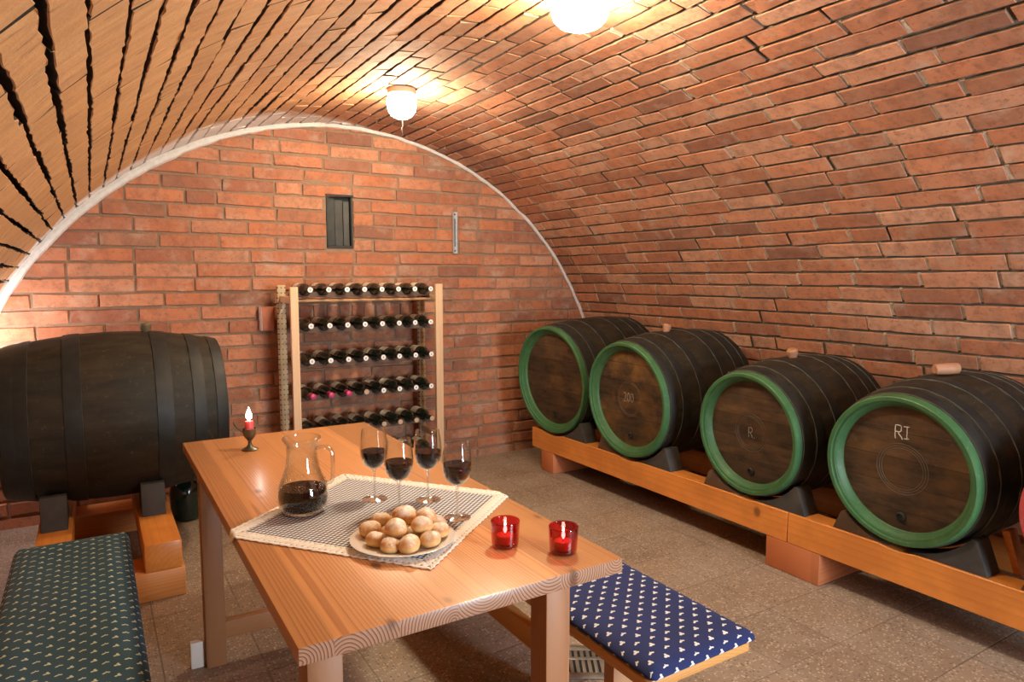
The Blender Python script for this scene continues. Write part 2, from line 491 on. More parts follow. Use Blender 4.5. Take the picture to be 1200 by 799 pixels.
M_RAILD = wood('rack_rail_dark', 'X', (.12, .075, .05), (.08, .045, .03), pw=.3, ring=.010, rough=.7, off=.7)
M_RAIL = wood('rack_rail_pine', 'X', (.50, .27, .12), (.34, .16, .06), pw=.3, ring=.010, rough=.6, off=.7)
M_CHOCK = plain('chock_stained_wood', (.045, .042, .038), .7, .6, 14, .3)
M_CHOCKB = wood('chock_brown_wood', 'X', (.10, .06, .035), (.05, .028, .016), pw=.2, ring=.008, rough=.7)
M_IRON = plain('hoop_iron', (.019, .020, .018), .55, .7, 18, .2, Metallic=.2)
M_EDGEHL = plain('iron_edge_highlight', (.11, .11, .10), .5, .6, 25, 0, Metallic=.3)
M_BUNGD = plain('bung_dark_wood', (.12, .085, .035), .6, .4, 30)
M_BUNG = plain('bung_wood', (.45, .22, .12), .6, .3, 30)

def green_mat(name, a, b):
    t = NT(name); o = t.obj()
    n = t.noise(o, 14, 5, .65); n2 = t.noise(o, 60, 3)
    c = t.mix(n, a, b)
    c = t.mix(t.M('MULTIPLY', t.ramp(n2, [(.6, 0), (.72, 1)]), .35), c, (.14, .22, .12))
    t.pbsdf(c, .5, t.bump(n, .15, .003)); return t.m
M_GREEN = green_mat('rim_green_paint', (.020, .085, .030), (.068, .185, .066))
M_RED = green_mat('rim_red_paint', (.35, .03, .035), (.55, .08, .08))

def stave_mat():
    t = NT('barrel_staves'); o = t.obj(); x, y, z = t.sep(o)
    a = t.M('ARCTAN2', y, z)
    v = t.comb(t.M('MULTIPLY', x, 5), t.M('MULTIPLY', a, 7), 0)
    n = t.noise(v, 1, 5, .65)
    n2 = t.noise(o, 3.2, 4, .6)
    sid = t.M('FLOOR', t.M('MULTIPLY', a, 22/(2*PI)))
    wn = t.n('TexWhiteNoise', {'W': sid}, noise_dimensions='1D').outputs[0]
    c = t.mix(t.ramp(n, [(.3, 0), (.7, 1)]), (.009, .0075, .005), (.050, .036, .020))
    c = t.mix(t.M('MULTIPLY', wn, .5), c, (.030, .022, .013))
    c = t.mix(t.ramp(n2, [(.42, 0), (.70, .7)]), c, (.018, .024, .020))
    sp = t.ramp(t.noise(o, 38, 5, .75), [(.58, 0), (.72, 1)])
    c = t.mix(t.M('MULTIPLY', sp, .3), c, (.18, .15, .10))
    t.pbsdf(c, .62, t.bump(n, .3, .004), Specular_IOR_Level=.3); return t.m
M_STAVE = stave_mat()
def head_mat(name, warm, seed):
    t = NT(name); o = t.obj(); x, y, z = t.sep(o)
    v = t.comb(t.M('ADD', y, seed), t.M('MULTIPLY', z, 5), seed)
    n = t.noise(v, 7, 5, .65); n2 = t.noise(t.comb(t.M('ADD', y, seed), t.M('ADD', z, seed*2), 0), 5, 4, .6)
    c = t.mix(t.ramp(n, [(.3, 0), (.72, 1)]), (.014, .009, .006), (.085, .048, .026))
    c = t.mix(t.ramp(n2, [(.46, 0), (.68, warm)]), c, (.19, .095, .025))
    c = t.mix(t.M('MULTIPLY', t.ramp(t.noise(o, 30, 5, .75), [(.58, 0), (.72, 1)]), .3), c, (.16, .13, .09))
    pz = t.M('FRACT', t.M('ADD', t.M('DIVIDE', z, .105), .37+seed))
    ln = t.ramp(t.M('ABSOLUTE', t.M('SUBTRACT', pz, .5)), [(.475, 0), (.495, 1)])
    c = t.mix(t.M('MULTIPLY', ln, .7), c, (.008, .006, .005))
    wn = t.n('TexWhiteNoise', {'W': t.M('FLOOR', t.M('ADD', t.M('DIVIDE', z, .105), .37+seed))}, noise_dimensions='1D').outputs[0]
    tn = t.M('MULTIPLY_ADD', wn, .6, .75)
    c = t.mix(1, c, t.comb(tn, tn, tn), 'MULTIPLY')
    t.pbsdf(c, .55, t.bump(n, .2, .003)); return t.m
M_CARVE = plain('carved_ring', (.105, .080, .055), .6, .4, 40)
M_CHALK = plain('chalk', (.62, .60, .54), .9, .3, 60)
M_CHALKF = plain('faint_chalk', (.26, .24, .20), .9, .4, 60)

# ------------------------------------------------------------------ barrels
def stroke_points(ch):
    """letter strokes in a unit box, right/up"""
    L = {
     'R': [[(0, 0), (0, 1), (.45, 1), (.6, .85), (.55, .62), (.4, .52), (0, .5)], [(.25, .5), (.65, 0)]],
     'J': [[(0, .95), (.5, 1)], [(.3, 1), (.32, .1)], [(.05, .08), (.5, .12)]],
     'I': [[(.25, 0), (.25, 1)], [(.05, .8), (.25, 1)]],
     '2': [[(0, .8), (.15, .98), (.4, .98), (.52, .8), (.45, .55), (0, 0), (.6, .02)]],
     '0': [[(.3, 0), (.05, .2), (0, .5), (.08, .85), (.3, 1), (.5, .85), (.58, .5), (.5, .15), (.3, 0)]],
     '.': [[(.1, .02), (.16, .05)]],
    }
    return L[ch]

def barrel(label, loc, rz, L, r, rb, pitch=0, head=None, rim=M_GREEN, bung=None, rings=None, marks=None, hoopx=None, group=None, tap=True):
    """local +X runs from the front head to the rear; origin on the axis at mid length"""
    root = thing('wine_barrel', label, 'barrel', loc, rz, group)
    root.rotation_euler = (0, -pitch, rz)
    h = L/2
    F = Matrix.Rotation(PI/2, 4, 'Y')        # local z -> x
    def rad(x): return r+(rb-r)*(1-(x/h)**2)
    ns = 22; per = 4; seg = ns*per
    def wob(rr, zz, a):
        k = int(round(a/(2*PI)*seg))
        return (rr-.0025 if k % per == 0 else rr+.0012*(1 if k % per == 2 else 0)), zz
    rimw = .035
    xs = lin(-h+rimw, h-.012, 26)
    mb = MB()
    mb.lathe([(rad(x)-.0005, x) for x in xs]+[(r-.02, h-.012), (r-.035, h-.03)], seg, F, wob=wob, cap0=False)
    mb.build('stave_body', M_STAVE, root, ang=50)
    # painted chime: broad front face, a step, then the inner bevel down to the head
    rr = r
    mb = MB()
    prof = [(rad(-h+rimw), -h+rimw), (rr+.0035, -h+.014), (rr+.002, -h+.003), (rr-.002, -h), (rr-.015, -h+.0005), (rr-.0165, -h+.0025), (rr-.017, -h+.009),
            (rr-.026, -h+.011), (rr-.0275, -h+.013), (rr-.028, -h+.020), (rr*.868, -h+.034), (rr*.855, -h+.044), (rr*.84, -h+.048)]
    mb.lathe(prof, 88, F, cap0=False, cap1=False)
    mb.build('green_rim' if rim is M_GREEN else 'red_rim' if rim is M_RED else 'chime', rim, root, ang=22)
    xh = -h+.046
    hd = MB(); hd.lathe([(.001, xh), (rr*.4, xh-.001), (rr*.845, xh), (rr*.845, xh+.02), (.001, xh+.02)], 64, F)
    hd = hd.build('head', head, root, ang=40)
    for cr, cw in (rings or []):
        mb = MB(); pts = [(xh-.001, cr*math.cos(a), cr*math.sin(a)) for a in lin(0, 2*PI, 48)]
        mb.tube(pts, cw, 6, cap=False); mb.build('carved_ring', M_CARVE, hd)
    for (txt, u0, v0, sz, mat, wd) in (marks or []):
        mb = MB(); u = u0
        for ch in txt:
            for st in stroke_points(ch):
                pts = []
                for i in range(len(st)-1):
                    for q in range(4):
                        tq = q/4
                        pts.append((st[i][0]+(st[i+1][0]-st[i][0])*tq, st[i][1]+(st[i+1][1]-st[i][1])*tq))
                pts.append(st[-1])
                mb.tube([(xh-.0015, -(u+p[0]*sz+rnd.gauss(0, .0008)), v0+p[1]*sz*1.3+rnd.gauss(0, .0008)) for p in pts], wd, 6)
            u += sz*.78
        mb.build('chalk_mark', mat, hd)
    if tap:
        mb = MB(); z0 = -rr*.66
        mb.lathe([(.020, 0), (.020, .006), (.014, .010), (.013, .004)], 20, Matrix.Translation((xh, .0, z0)) @ Matrix.Rotation(-PI/2, 4, 'Y'))
        mb.build('tap_plug', M_IRON, hd)
    for (x, w) in hoopx:
        a, b = x-w/2, x+w/2
        mb = MB()
        mb.lathe([(rad(a)-.004, a), (rad(a)+.0035, a+.001), (rad((a+b)/2)+.0048, (a+b)/2), (rad(b)+.0035, b-.001), (rad(b)-.004, b)], seg, F, cap0=False, cap1=False)
        mb.lathe([(.008, 0), (.006, .005)], 10, Matrix.Rotation(-.5, 4, 'X') @ Matrix.Translation((x, 0, rad(x)+.004)))
        hp_ = mb.build('hoop', [M_IRON, M_EDGEHL], root, ang=40)
        for p in hp_.data.polygons:
            if p.index < 4*seg and p.index//seg in (0, 3): p.material_index = 1      # lighter edges, their highlight put into the colour
    if bung:
        kind, bx, tilt = bung
        mb = MB()
        if kind == 'lying':
            fr = Matrix.Translation((bx, .0, rad(bx)+.026)) @ Matrix.Rotation(tilt, 4, 'Z') @ Matrix.Rotation(PI/2, 4, 'X')
            mb.lathe([(.018, -.05), (.021, -.047), (.024, 0), (.022, .043), (.019, .047)], 20, fr)
        else:
            fr = Matrix.Translation((bx, 0, rad(bx)-.006)) @ Matrix.Rotation(tilt, 4, 'Y')
            mb.lathe([(.020, 0), (.021, .012), (.025, .02), (.027, .038), (.021, .048)], 20, fr)
        mb.build('bung', M_BUNGD if rim is M_STAVE else M_BUNG, root)
    return root

BT = .287            # top of the barrel beams
def hoops(L):
    h = L/2
    return [(-h+.062, .045), (-h*.62, .045), (-h*.27, .05), (h*.27, .05), (h*.62, .045), (h-.045, .05)]
RB = []
def place(label, Xf, yc, zc, r, rb, L, yaw, warm, seed, **kw):
    pitch = R(3.4)
    # front ring centre at (Xf,yc,zc); axis mid = front + L/2 along axis
    d = Vector((math.cos(pitch)*math.cos(yaw), math.cos(pitch)*math.sin(yaw), math.sin(pitch)))
    c = Vector((Xf, yc, zc))+d*(L/2)
    RB.append((yc, zc, r, rb, L, Xf))
    return barrel(label, c, yaw, L, r, rb, pitch, head_mat('head_oak_%d' % seed, warm, seed*.31), hoopx=hoops(L), group='oak barrels lying on the long right beam', **kw)
HM = None
place('dark oak barrel with green rim in the far corner, farthest on the right beam', 2.64, 3.806, .659, .365, .394, .74, R(2.8), .45, 1)
place('dark oak barrel with green rim chalked 200, second from the far corner', 2.635, 3.026, .643, .337, .374, .74, R(-.3), .85, 2,
      bung=('up', -.02, .2), rings=[(.095, .0013), (.104, .0013)], marks=[('200', -.052, -.018, .040, M_CHALKF, .0019)])
place('dark oak barrel with green rim and faint chalk R, third from the far corner', 2.65, 2.168, .608, .295, .336, .70, R(-2.5), .25, 3,
      bung=('up', .0, -.15), rings=[(.082, .0013), (.094, .0013), (.074, .001)], marks=[('R.', -.012, -.025, .038, M_CHALKF, .0014)])
place('dark oak barrel with green rim chalked R J above carved rings, nearest whole one', 2.64, 1.434, .606, .294, .336, .70, R(-1.4), .35, 4,
      bung=('lying', .0, 1.02), rings=[(.092, .0016), (.083, .0016), (.102, .0016)], marks=[('RJ', -.028, .120, .042, M_CHALK, .0020)])
place('dark oak barrel with a red painted rim cut off by the right picture edge', 2.64, .745, .579, .268, .305, .66, 0, .3, 5, rim=M_RED)

# big barrel on the left, axis along X
bigL = .93
big = barrel('very large dark oak barrel lying on its own stand by the left back corner', (.095, 3.87, .690), 0, bigL, .345, .405, 0,
             head_mat('head_oak_big', .3, 2.1), rim=M_STAVE, bung=('up', .135, -.1), tap=False,
             hoopx=[(-.425, .05), (-.375+.0, .055), (-.185, .07), (.175, .07), (.325, .055), (.425, .05)])

# ---- chocks
def chock(label, yc, zc, Rb, side, x0, x1, zb, height, run, mat, group):
    poly = []
    zlow = max(zb, zc-Rb+.001)
    n = 8
    for i in range(n+1):
        zz = zlow+(zb+height-zlow)*i/n
        yy = math.sqrt(max(0, Rb*Rb-(zc-zz)**2))+.008
        poly.append((yc+side*yy, zz))
    top = poly[-1]
    poly.append((top[0]+side*.016, top[1]-.004))
    poly.append((top[0]+side*run, zb+.0))
    poly[0] = (poly[0][0], zb)
    mb = MB(); mb.prism(poly, 'X', x0, x1, .002)
    return tag(mb.build('barrel_chock', mat), label, 'chock', group)
names = ['farthest', 'second', 'third', 'nearest whole', 'red-rimmed']
for i, (yc, zc, r, rb, L, Xf) in enumerate(RB):
    def radat(X): 
        q = (X-Xf-L/2)/(L/2); return r+(rb-r)*(1-q*q)
    x0, x1 = 2.682, 2.778
    Rb = radat(x1)+.002
    zcc = zc+math.tan(R(3.4))*(x0-Xf)
    for side, wd in ((-1, 'near'), (1, 'far')):
        if i == 0 and side == 1: continue
        if i == 4 and side == -1: continue
        hgt = .125 if side == -1 else .085
        chock('%s chock under the %s side of the %s barrel on the right beam' % ('blackened' if side == -1 else 'brown', wd, names[i]),
              yc, zcc, Rb, side, x0, x1, BT, hgt, .06 if side == -1 else .05, M_CHOCK if side == -1 else M_CHOCKB, 'chocks on the right beam')
# ---- timber beams on blocks that carry the right row
def saddle_beam(lb, x0, x1, y0, y1, z0, z1):
    poly = [(y0, z0), (y1, z0), (y1, z1)]
    top = []
    for (yc, zc, r, rb, L, Xf) in sorted(RB, key=lambda q: -q[0]):
        q = (x1-Xf-L/2)/(L/2); Rr = r+(rb-r)*(1-q*q)+.0075
        zz = zc+math.tan(R(3.4))*(x0-Xf)
        d = z1-zz
        if Rr+d <= 0: continue
        hw = math.sqrt(max(0, Rr*Rr-d*d))
        for i in range(13):
            yy = yc+hw*(1-2*i/12)
            if y0 < yy < y1: top.append((yy, min(z1, zz-math.sqrt(max(0, Rr*Rr-(yy-yc)**2)))))
    poly += top+[(y0, z1)]
    mb = MB(); loc = Vector(((x0+x1)/2, (y0+y1)/2, z0))
    mb.prism([(a-loc.y, b-loc.z) for a, b in poly], 'X', x0-loc.x, x1-loc.x, 0)
    o = mb.build('barrel_beam', M_BEAM, ang=25); o.location = loc; o['kind'] = 'thing'
    bv = o.modifiers.new('b', 'BEVEL'); bv.width = .003; bv.segments = 2; bv.limit_method = 'ANGLE'
    return tag(o, lb, 'beam')
def timber(name, lb, cat, x0, x1, y0, y1, z0, z1, mat, bev=.006, group=None):
    mb = MB(); loc = Vector(((x0+x1)/2, (y0+y1)/2, z0))
    mb.box(x0-loc.x, x1-loc.x, y0-loc.y, y1-loc.y, 0, z1-z0, bev)
    o = mb.build(name, mat); o.location = loc; o['kind'] = 'thing'
    return tag(o, lb, cat, group)
saddle_beam('long orange timber beam carrying the front ends of the three farther right barrels', 2.672, 2.780, 1.929, 4.058, .1465, BT)
saddle_beam('nearer orange timber beam under the chalked R J barrel, butted to the long beam', 2.672, 2.780, -.3, 1.926, .1465, BT)
timber('barrel_beam', 'timber beam behind, under the rear ends of the right row of barrels', 'beam', 3.172, 3.272, -.3, 4.058, .1465, BT, M_BEAM)
timber('support_block', 'reddish timber block on the floor under the middle of the long right beam', 'block', 2.672, 3.33, 1.76, 2.04, .001, .146, M_FOOT, .005, 'blocks under the barrel beams')
timber('support_block', 'timber block on the floor under the far corner end of the long right beam', 'block', 2.672, 3.33, 3.791, 3.941, .001, .146, M_FOOT, .005, 'blocks under the barrel beams')
wb = MB(); wb.prism([(1.052, BT), (1.078, BT), (1.125, BT+.15), (1.10, BT+.155)], 'X', 2.80, 2.86, .003)
tag(wb.build('barrel_chock', M_BEAM), 'orange timber chock leaning behind the dark one at the right picture edge', 'chock', 'chocks on the right beam')
# ---- the left stand
timber('barrel_beam', 'short orange beam with end grain showing, under the right end of the large left barrel', 'beam', .138, .281, 3.148, 4.41, .1265, .246, M_BEAM)
timber('barrel_beam', 'short beam in the shade behind the bench, under the left end of the large barrel', 'beam', -.25, -.12, 3.148, 4.41, .1265, .246, M_BEAM)
timber('support_block', 'orange timber lying crosswise on the floor under the front of the left beams', 'block', -.255, .291, 3.145, 3.345, .001, .126, M_BEAMX, .006, 'blocks under the barrel beams')
timber('support_block', 'timber lying crosswise on the floor under the rear of the left beams', 'block', -.255, .291, 4.10, 4.30, .001, .126, M_BEAMX, .006, 'blocks under the barrel beams')
for (xa, xb, wd) in ((.155, .255, 'right'), (-.235, -.135, 'left')):
    Rq = .345+.06*(1-((xa-.105)/.465)**2) if abs(xa-.105) < abs(xb-.105) else .345+.06*(1-((xb-.105)/.465)**2)
    poly = []
    for i in range(9):
        zz = .300+(.40-.300)*i/8
        poly.append((3.87-math.sqrt(max(0, (.405+.003)**2-(.690-zz)**2)), zz))
    poly = [(poly[0][0], .246)]+poly+[(poly[-1][0]-.03, .396), (poly[-1][0]-.05, .246)]
    mb = MB(); mb.prism(poly, 'X', xa, xb, .003)
    tag(mb.build('barrel_chock', M_CHOCK), 'dark chock wedged in front of the very large barrel, on its %s beam' % wd, 'chock', 'chocks on the left stand')

# dark green vessel on the floor in the shade behind the left stand
t = NT('dark_green_glass'); t.pbsdf((.006, .020, .014), .12, None, Coat_Weight=.5); M_DEMI = t.m
dm = thing('demijohn', 'dark green rounded glass vessel on the floor beneath the large left barrel', 'vessel', (.405, 4.16, 0))
mb = MB(); mb.lathe([(.03, .001), (.060, .004), (.078, .03), (.084, .08), (.085, .16), (.078, .20), (.05, .235), (.02, .255), (.018, .30), (.022, .302), (.022, .312), (.014, .313)], 28); mb.build('vessel_body', M_DEMI, dm)

# ------------------------------------------------------------------ table
TX0, TX1, TY0, TY1, TZ = .263, .962, 1.100, 2.755, .75
tb = thing('dining_table', 'glossy orange pine table with thick end-grain top laid for a tasting', 'table', (0, 0, 0))
mb = MB(); mb.box(TX0, TX1, TY0, TY1, TZ-.033, TZ, .003); mb.build('tabletop', M_TABLE, tb)
for (x0, y0) in ((.293, 1.165), (.826, 1.195), (.283, 2.480), (.84, 2.480)):
    mb = MB(); mb.box(x0, x0+.065, y0, y0+.065, .001, TZ-.033, .003); mb.build('leg', M_TLEG, tb)
for y0 in (2.493,):
    mb = MB(); mb.box(.348, .84, y0, y0+.035, .088, .150, .003); mb.build('stretcher', M_TBAR, tb)
M_APR = wood('apron_pine', 'Y', (.48, .24, .10), (.33, .13, .05), pw=.3)
for x0 in (.31, .848):
    mb = MB(); mb.box(x0, x0+.024, 1.262, 2.478, TZ-.085, TZ-.034, .002); mb.build('apron', M_APR, tb)
wb = MB(); wb.box(.235, .279, 2.505, 2.530, .001, .095, .003)
tag(wb.build('white_block', plain('white_painted_wood', (.72, .68, .62), .6, .1)), 'small upright white block on the floor against the far left table leg', 'block')

# ------------------------------------------------------------------ benches and cushions
def fabric(name, base, motif, rough=.85, period=.050, size=1.0):
    t = NT(name)
    uv = t.n('TexCoord').outputs['UV']
    u, v, _ = t.sep(uv)
    cu = t.M('MULTIPLY', t.M('SUBTRACT', t.M('FRACT', t.M('DIVIDE', u, period)), .5), period)
    cv = t.M('MULTIPLY', t.M('SUBTRACT', t.M('FRACT', t.M('DIVIDE', v, period)), .5), period)
    def blob(x0, y0, rx, ry, rot=0):
        # ellipse in the cell, turned by rot
        dx = t.M('SUBTRACT', cu, x0); dy = t.M('SUBTRACT', cv, y0); cs, sn = math.cos(rot), math.sin(rot)
        a = t.M('DIVIDE', t.M('ADD', t.M('MULTIPLY', dx, cs), t.M('MULTIPLY', dy, sn)), rx*size)
        b = t.M('DIVIDE', t.M('SUBTRACT', t.M('MULTIPLY', dy, cs), t.M('MULTIPLY', dx, sn)), ry*size)
        return t.M('LESS_THAN', t.M('ADD', t.M('MULTIPLY', a, a), t.M('MULTIPLY', b, b)), 1)
    m = None
    q = period/4
    for w_ in ((-q-.0035, -q-.001, .0050, .0034, .2), (-q+.0030, -q-.0005, .0048, .0036, -.5), (-q+.001, -q+.0048, .0036, .0040, 0),
               (q-.0035, q-.0005, .0062, .0030, .5), (q+.0045, q+.0005, .0042, .0028, -.3), (q+.001, q+.0030, .0015, .0040, .4)):
        b = blob(*w_); m = b if m is None else t.M('MAXIMUM', m, b)
    weave = t.noise(uv, 900, 2)
    o = t.obj()
    bc = t.mix(t.noise(o, 6, 3), tuple(x*.85 for x in base), tuple(x*1.15 for x in base))
    c = t.mix(m, bc, motif)
    t.pbsdf(c, rough, t.bump(weave, .25, .001))
    return t.m
M_FAB_R = fabric('navy_sprig_cotton', (.009, .021, .115), (.74, .76, .74))
M_FAB_L = fabric('teal_sprig_cotton', (.016, .060, .090), (.52, .55, .42), period=.045, size=.8)

def cushion(name, x0, x1, y0, y1, z0, z1, mat, puff=.006, sag=None, skirt=0, parent=None):
    """grid top with rounded skirt and flat underside; UV in metres"""
    nx = max(10, int((x1-x0)/.018)); ny = max(12, int((y1-y0)/.022))
    bm = bmesh.new(); uvl = bm.loops.layers.uv.new('UVMap')
    T = z1-z0; er = min(T*.5, .018)
    uvs = {}
    def outline(s):   # inset s from edge
        return x0+s, x1-s, y0+s, y1-s
    g = []
    for j in range(ny+1):
        row = []
        for i in range(nx+1):
            fx, fy = i/nx, j/ny
            x = x0+er*.7+(x1-x0-1.4*er)*fx; y = y0+er*.7+(y1-y0-1.4*er)*fy
            e = min(fx, 1-fx)*(x1-x0); e2 = min(fy, 1-fy)*(y1-y0)
            k = min(1, min(e, e2)/.05)
            zz = z1-er*.35*(1-k)**2+puff*(k*k*(3-2*k))*(.6+.4*math.sin(x*23+1)*math.sin(y*11))+rnd.gauss(0, .0004)
            v = bm.verts.new((x, y, zz)); uvs[v] = (x, y); row.append(v)
        g.append(row)
    for j in range(ny):
        for i in range(nx): bm.faces.new((g[j][i], g[j][i+1], g[j+1][i+1], g[j+1][i]))
    loop = [(g[0][i], 0, -1) for i in range(nx+1)]+[(g[j][nx], 1, 0) for j in range(ny+1)]+[(g[ny][i], 0, 1) for i in range(nx, -1, -1)]+[(g[j][0], -1, 0) for j in range(ny, -1, -1)]
    prev = [a[0] for a in loop]
    levels = [(.7, z1-er), (.95, z0+T*.35), (.7, z0+.004), (.0, z0)]
    drop = 0; lastz = z1
    for (out, zz) in levels:
        cur = []
        for (v, nxx, nyy) in loop:
            zq = zz
            if skirt and zz < z1-er and (nxx or nyy): zq = zz-skirt*(.7+.3*math.sin(v.co.y*17+v.co.x*9))
            w = bm.verts.new((v.co.x+nxx*er*out, v.co.y+nyy*er*out, zq))
            d = z1-zz
            uvs[w] = (v.co.x+nxx*(d+er*.5), v.co.y+nyy*(d+er*.5)); cur.append(w)
        n = len(loop)
        for k in range(n):
            a, b, c, d2 = prev[k], prev[(k+1) % n], cur[(k+1) % n], cur[k]
            if a is b: f = (a, c, d2)
            else: f = (a, d2, c, b)
            try: bm.faces.new(f)
            except ValueError: pass
        prev = cur
    bm.faces.new(prev)
    for f in bm.faces:
        for l in f.loops: l[uvl].uv = uvs[l.vert]
    bmesh.ops.remove_doubles(bm, verts=bm.verts, dist=.00005)
    bmesh.ops.recalc_face_normals(bm, faces=bm.faces)
    me = bpy.data.meshes.new(name); bm.to_mesh(me); bm.free()
    for p in me.polygons: p.use_smooth = True
    return link(name, me, mat, parent)

rbn = thing('bench', 'pine bench under the blue cushion beside the right side of the table', 'bench', (1.21, 1.9, 0))
mb = MB(); mb.box(-.176, .166, -.812, .86, .418, .4445, .004); mb.build('bench_seat', M_BENCH, rbn)
for y0 in (-.60, .60):
    mb = MB(); mb.box(-.115, .115, y0-.02, y0+.02, .001, .418, .003); mb.build('leg', M_BLEG, rbn)
mb = MB(); mb.box(-.025, .030, -.160, -.105, .001, .418, .003); mb.build('leg', M_BLEG, rbn)
mb = MB(); mb.box(-.02, .02, -.105, .58, .126, .20, .003); mb.build('stretcher', M_BENCH, rbn)
tag(cushion('seat_cushion', 1.038, 1.392, 1.080, 2.74, .445, .474, M_FAB_R, puff=.004), 'navy blue cushion with white sprigs on the bench right of the table', 'cushion')

lbn = thing('bench', 'pine bench under the teal cushion at the lower left', 'bench', (-.09, 1.6, 0))
mb = MB(); mb.box(-.15, .145, -1.0, 1.06, .400, .431, .004); mb.build('bench_seat', M_BENCH, lbn)
for y0 in (-.7, .85):
    mb = MB(); mb.box(-.115, .115, y0-.02, y0+.02, .001, .405, .003); mb.build('leg', M_BLEG, lbn)
mb = MB(); mb.box(-.02, .02, -.68, .83, .135, .20, .003); mb.build('stretcher', M_BENCH, lbn)
tag(cushion('seat_cushion', -.252, .070, .60, 2.69, .4315, .482, M_FAB_L, puff=.008), 'teal blue cushion with cream sprigs on the lower left bench', 'cushion')

# floor drain
M_STEEL = plain('drain_steel', (.38, .37, .34), .35, .3, 30, 0, Metallic=.8)
fd = thing('floor_drain', 'square steel drain grate set in the floor beneath the right bench', 'drain', (1.415, 1.837, 0), -R(31.6))
w = .105
mb = MB()
mb.box(-w, w, -w, -w+.035, .001, .006, .001).box(-w, w, w-.035, w, .001, .006, .001).box(-w, -w+.03, -w, w, .001, .006, .001).box(w-.03, w, -w, w, .001, .006, .001).box(-w, w, .01, .026, .001, .006, .001)
for i in range(8):
    x = -w+.03+i*(2*w-.06)/7
    mb.box(x-.006, x+.006, -w, w, .001, .0055, .001)
mb.build('grate', M_STEEL, fd)
mb = MB(); mb.box(-w+.02, w-.02, -w+.02, w-.02, .0005, .0012, 0); mb.build('drain_pit', plain('drain_dark', (.01, .01, .01), .8), fd)

# ------------------------------------------------------------------ table cloth
CC = Vector((.610, 1.650, TZ+.0015)); CU = Vector((.621, -.784, 0)); CV = Vector((-.765, -.644, 0))
CA, CB = .278, .268
def cloth_pt(u, v, lift=0):
    p = CC+CU*u+CV*v
    z = p.z+lift
    if p.x < TX0-.001:
        d = TX0-.001-p.x; q = min(d, .004); p.x = TX0-.001-q*.8-(d-q)*.18; z -= (d-q)*.98+q*.3
    if p.x > TX1+.001:
        d = p.x-TX1-.001; q = min(d, .004); p.x = TX1+.001+q*.8+(d-q)*.2; z -= (d-q)*.9+q*.3
    return (p.x, p.y, z)
def gingham():
    t = NT('blue_gingham'); uv = t.n('TexCoord').outputs['UV']; u, v, _ = t.sep(uv)
    def st(w): return t.M('LESS_THAN', t.M('FRACT', t.M('DIVIDE', w, .0110)), .45)
    a, b = st(u), st(v)
    s = t.M('ADD', a, b)
    c = t.ramp(t.M('MULTIPLY', s, .5), [(0, (.74, .71, .68)), (.5, (.20, .22, .30)), (1, (.014, .022, .075))], 'CONSTANT')
    c = t.n('ValToRGB', {0: t.M('MULTIPLY', s, .5)}); e = c.color_ramp; e.interpolation = 'CONSTANT'
    e.elements[0].position = 0; e.elements[0].color = (.90, .89, .88, 1)
    e.elements[1].position = .4; e.elements[1].color = (.32, .33, .38, 1)
    n = e.elements.new(.9); n.color = (.014, .022, .075, 1)
    t.pbsdf(c.outputs[0], .9, t.bump(t.noise(uv, 1200, 2), .3, .0006)); return t.m
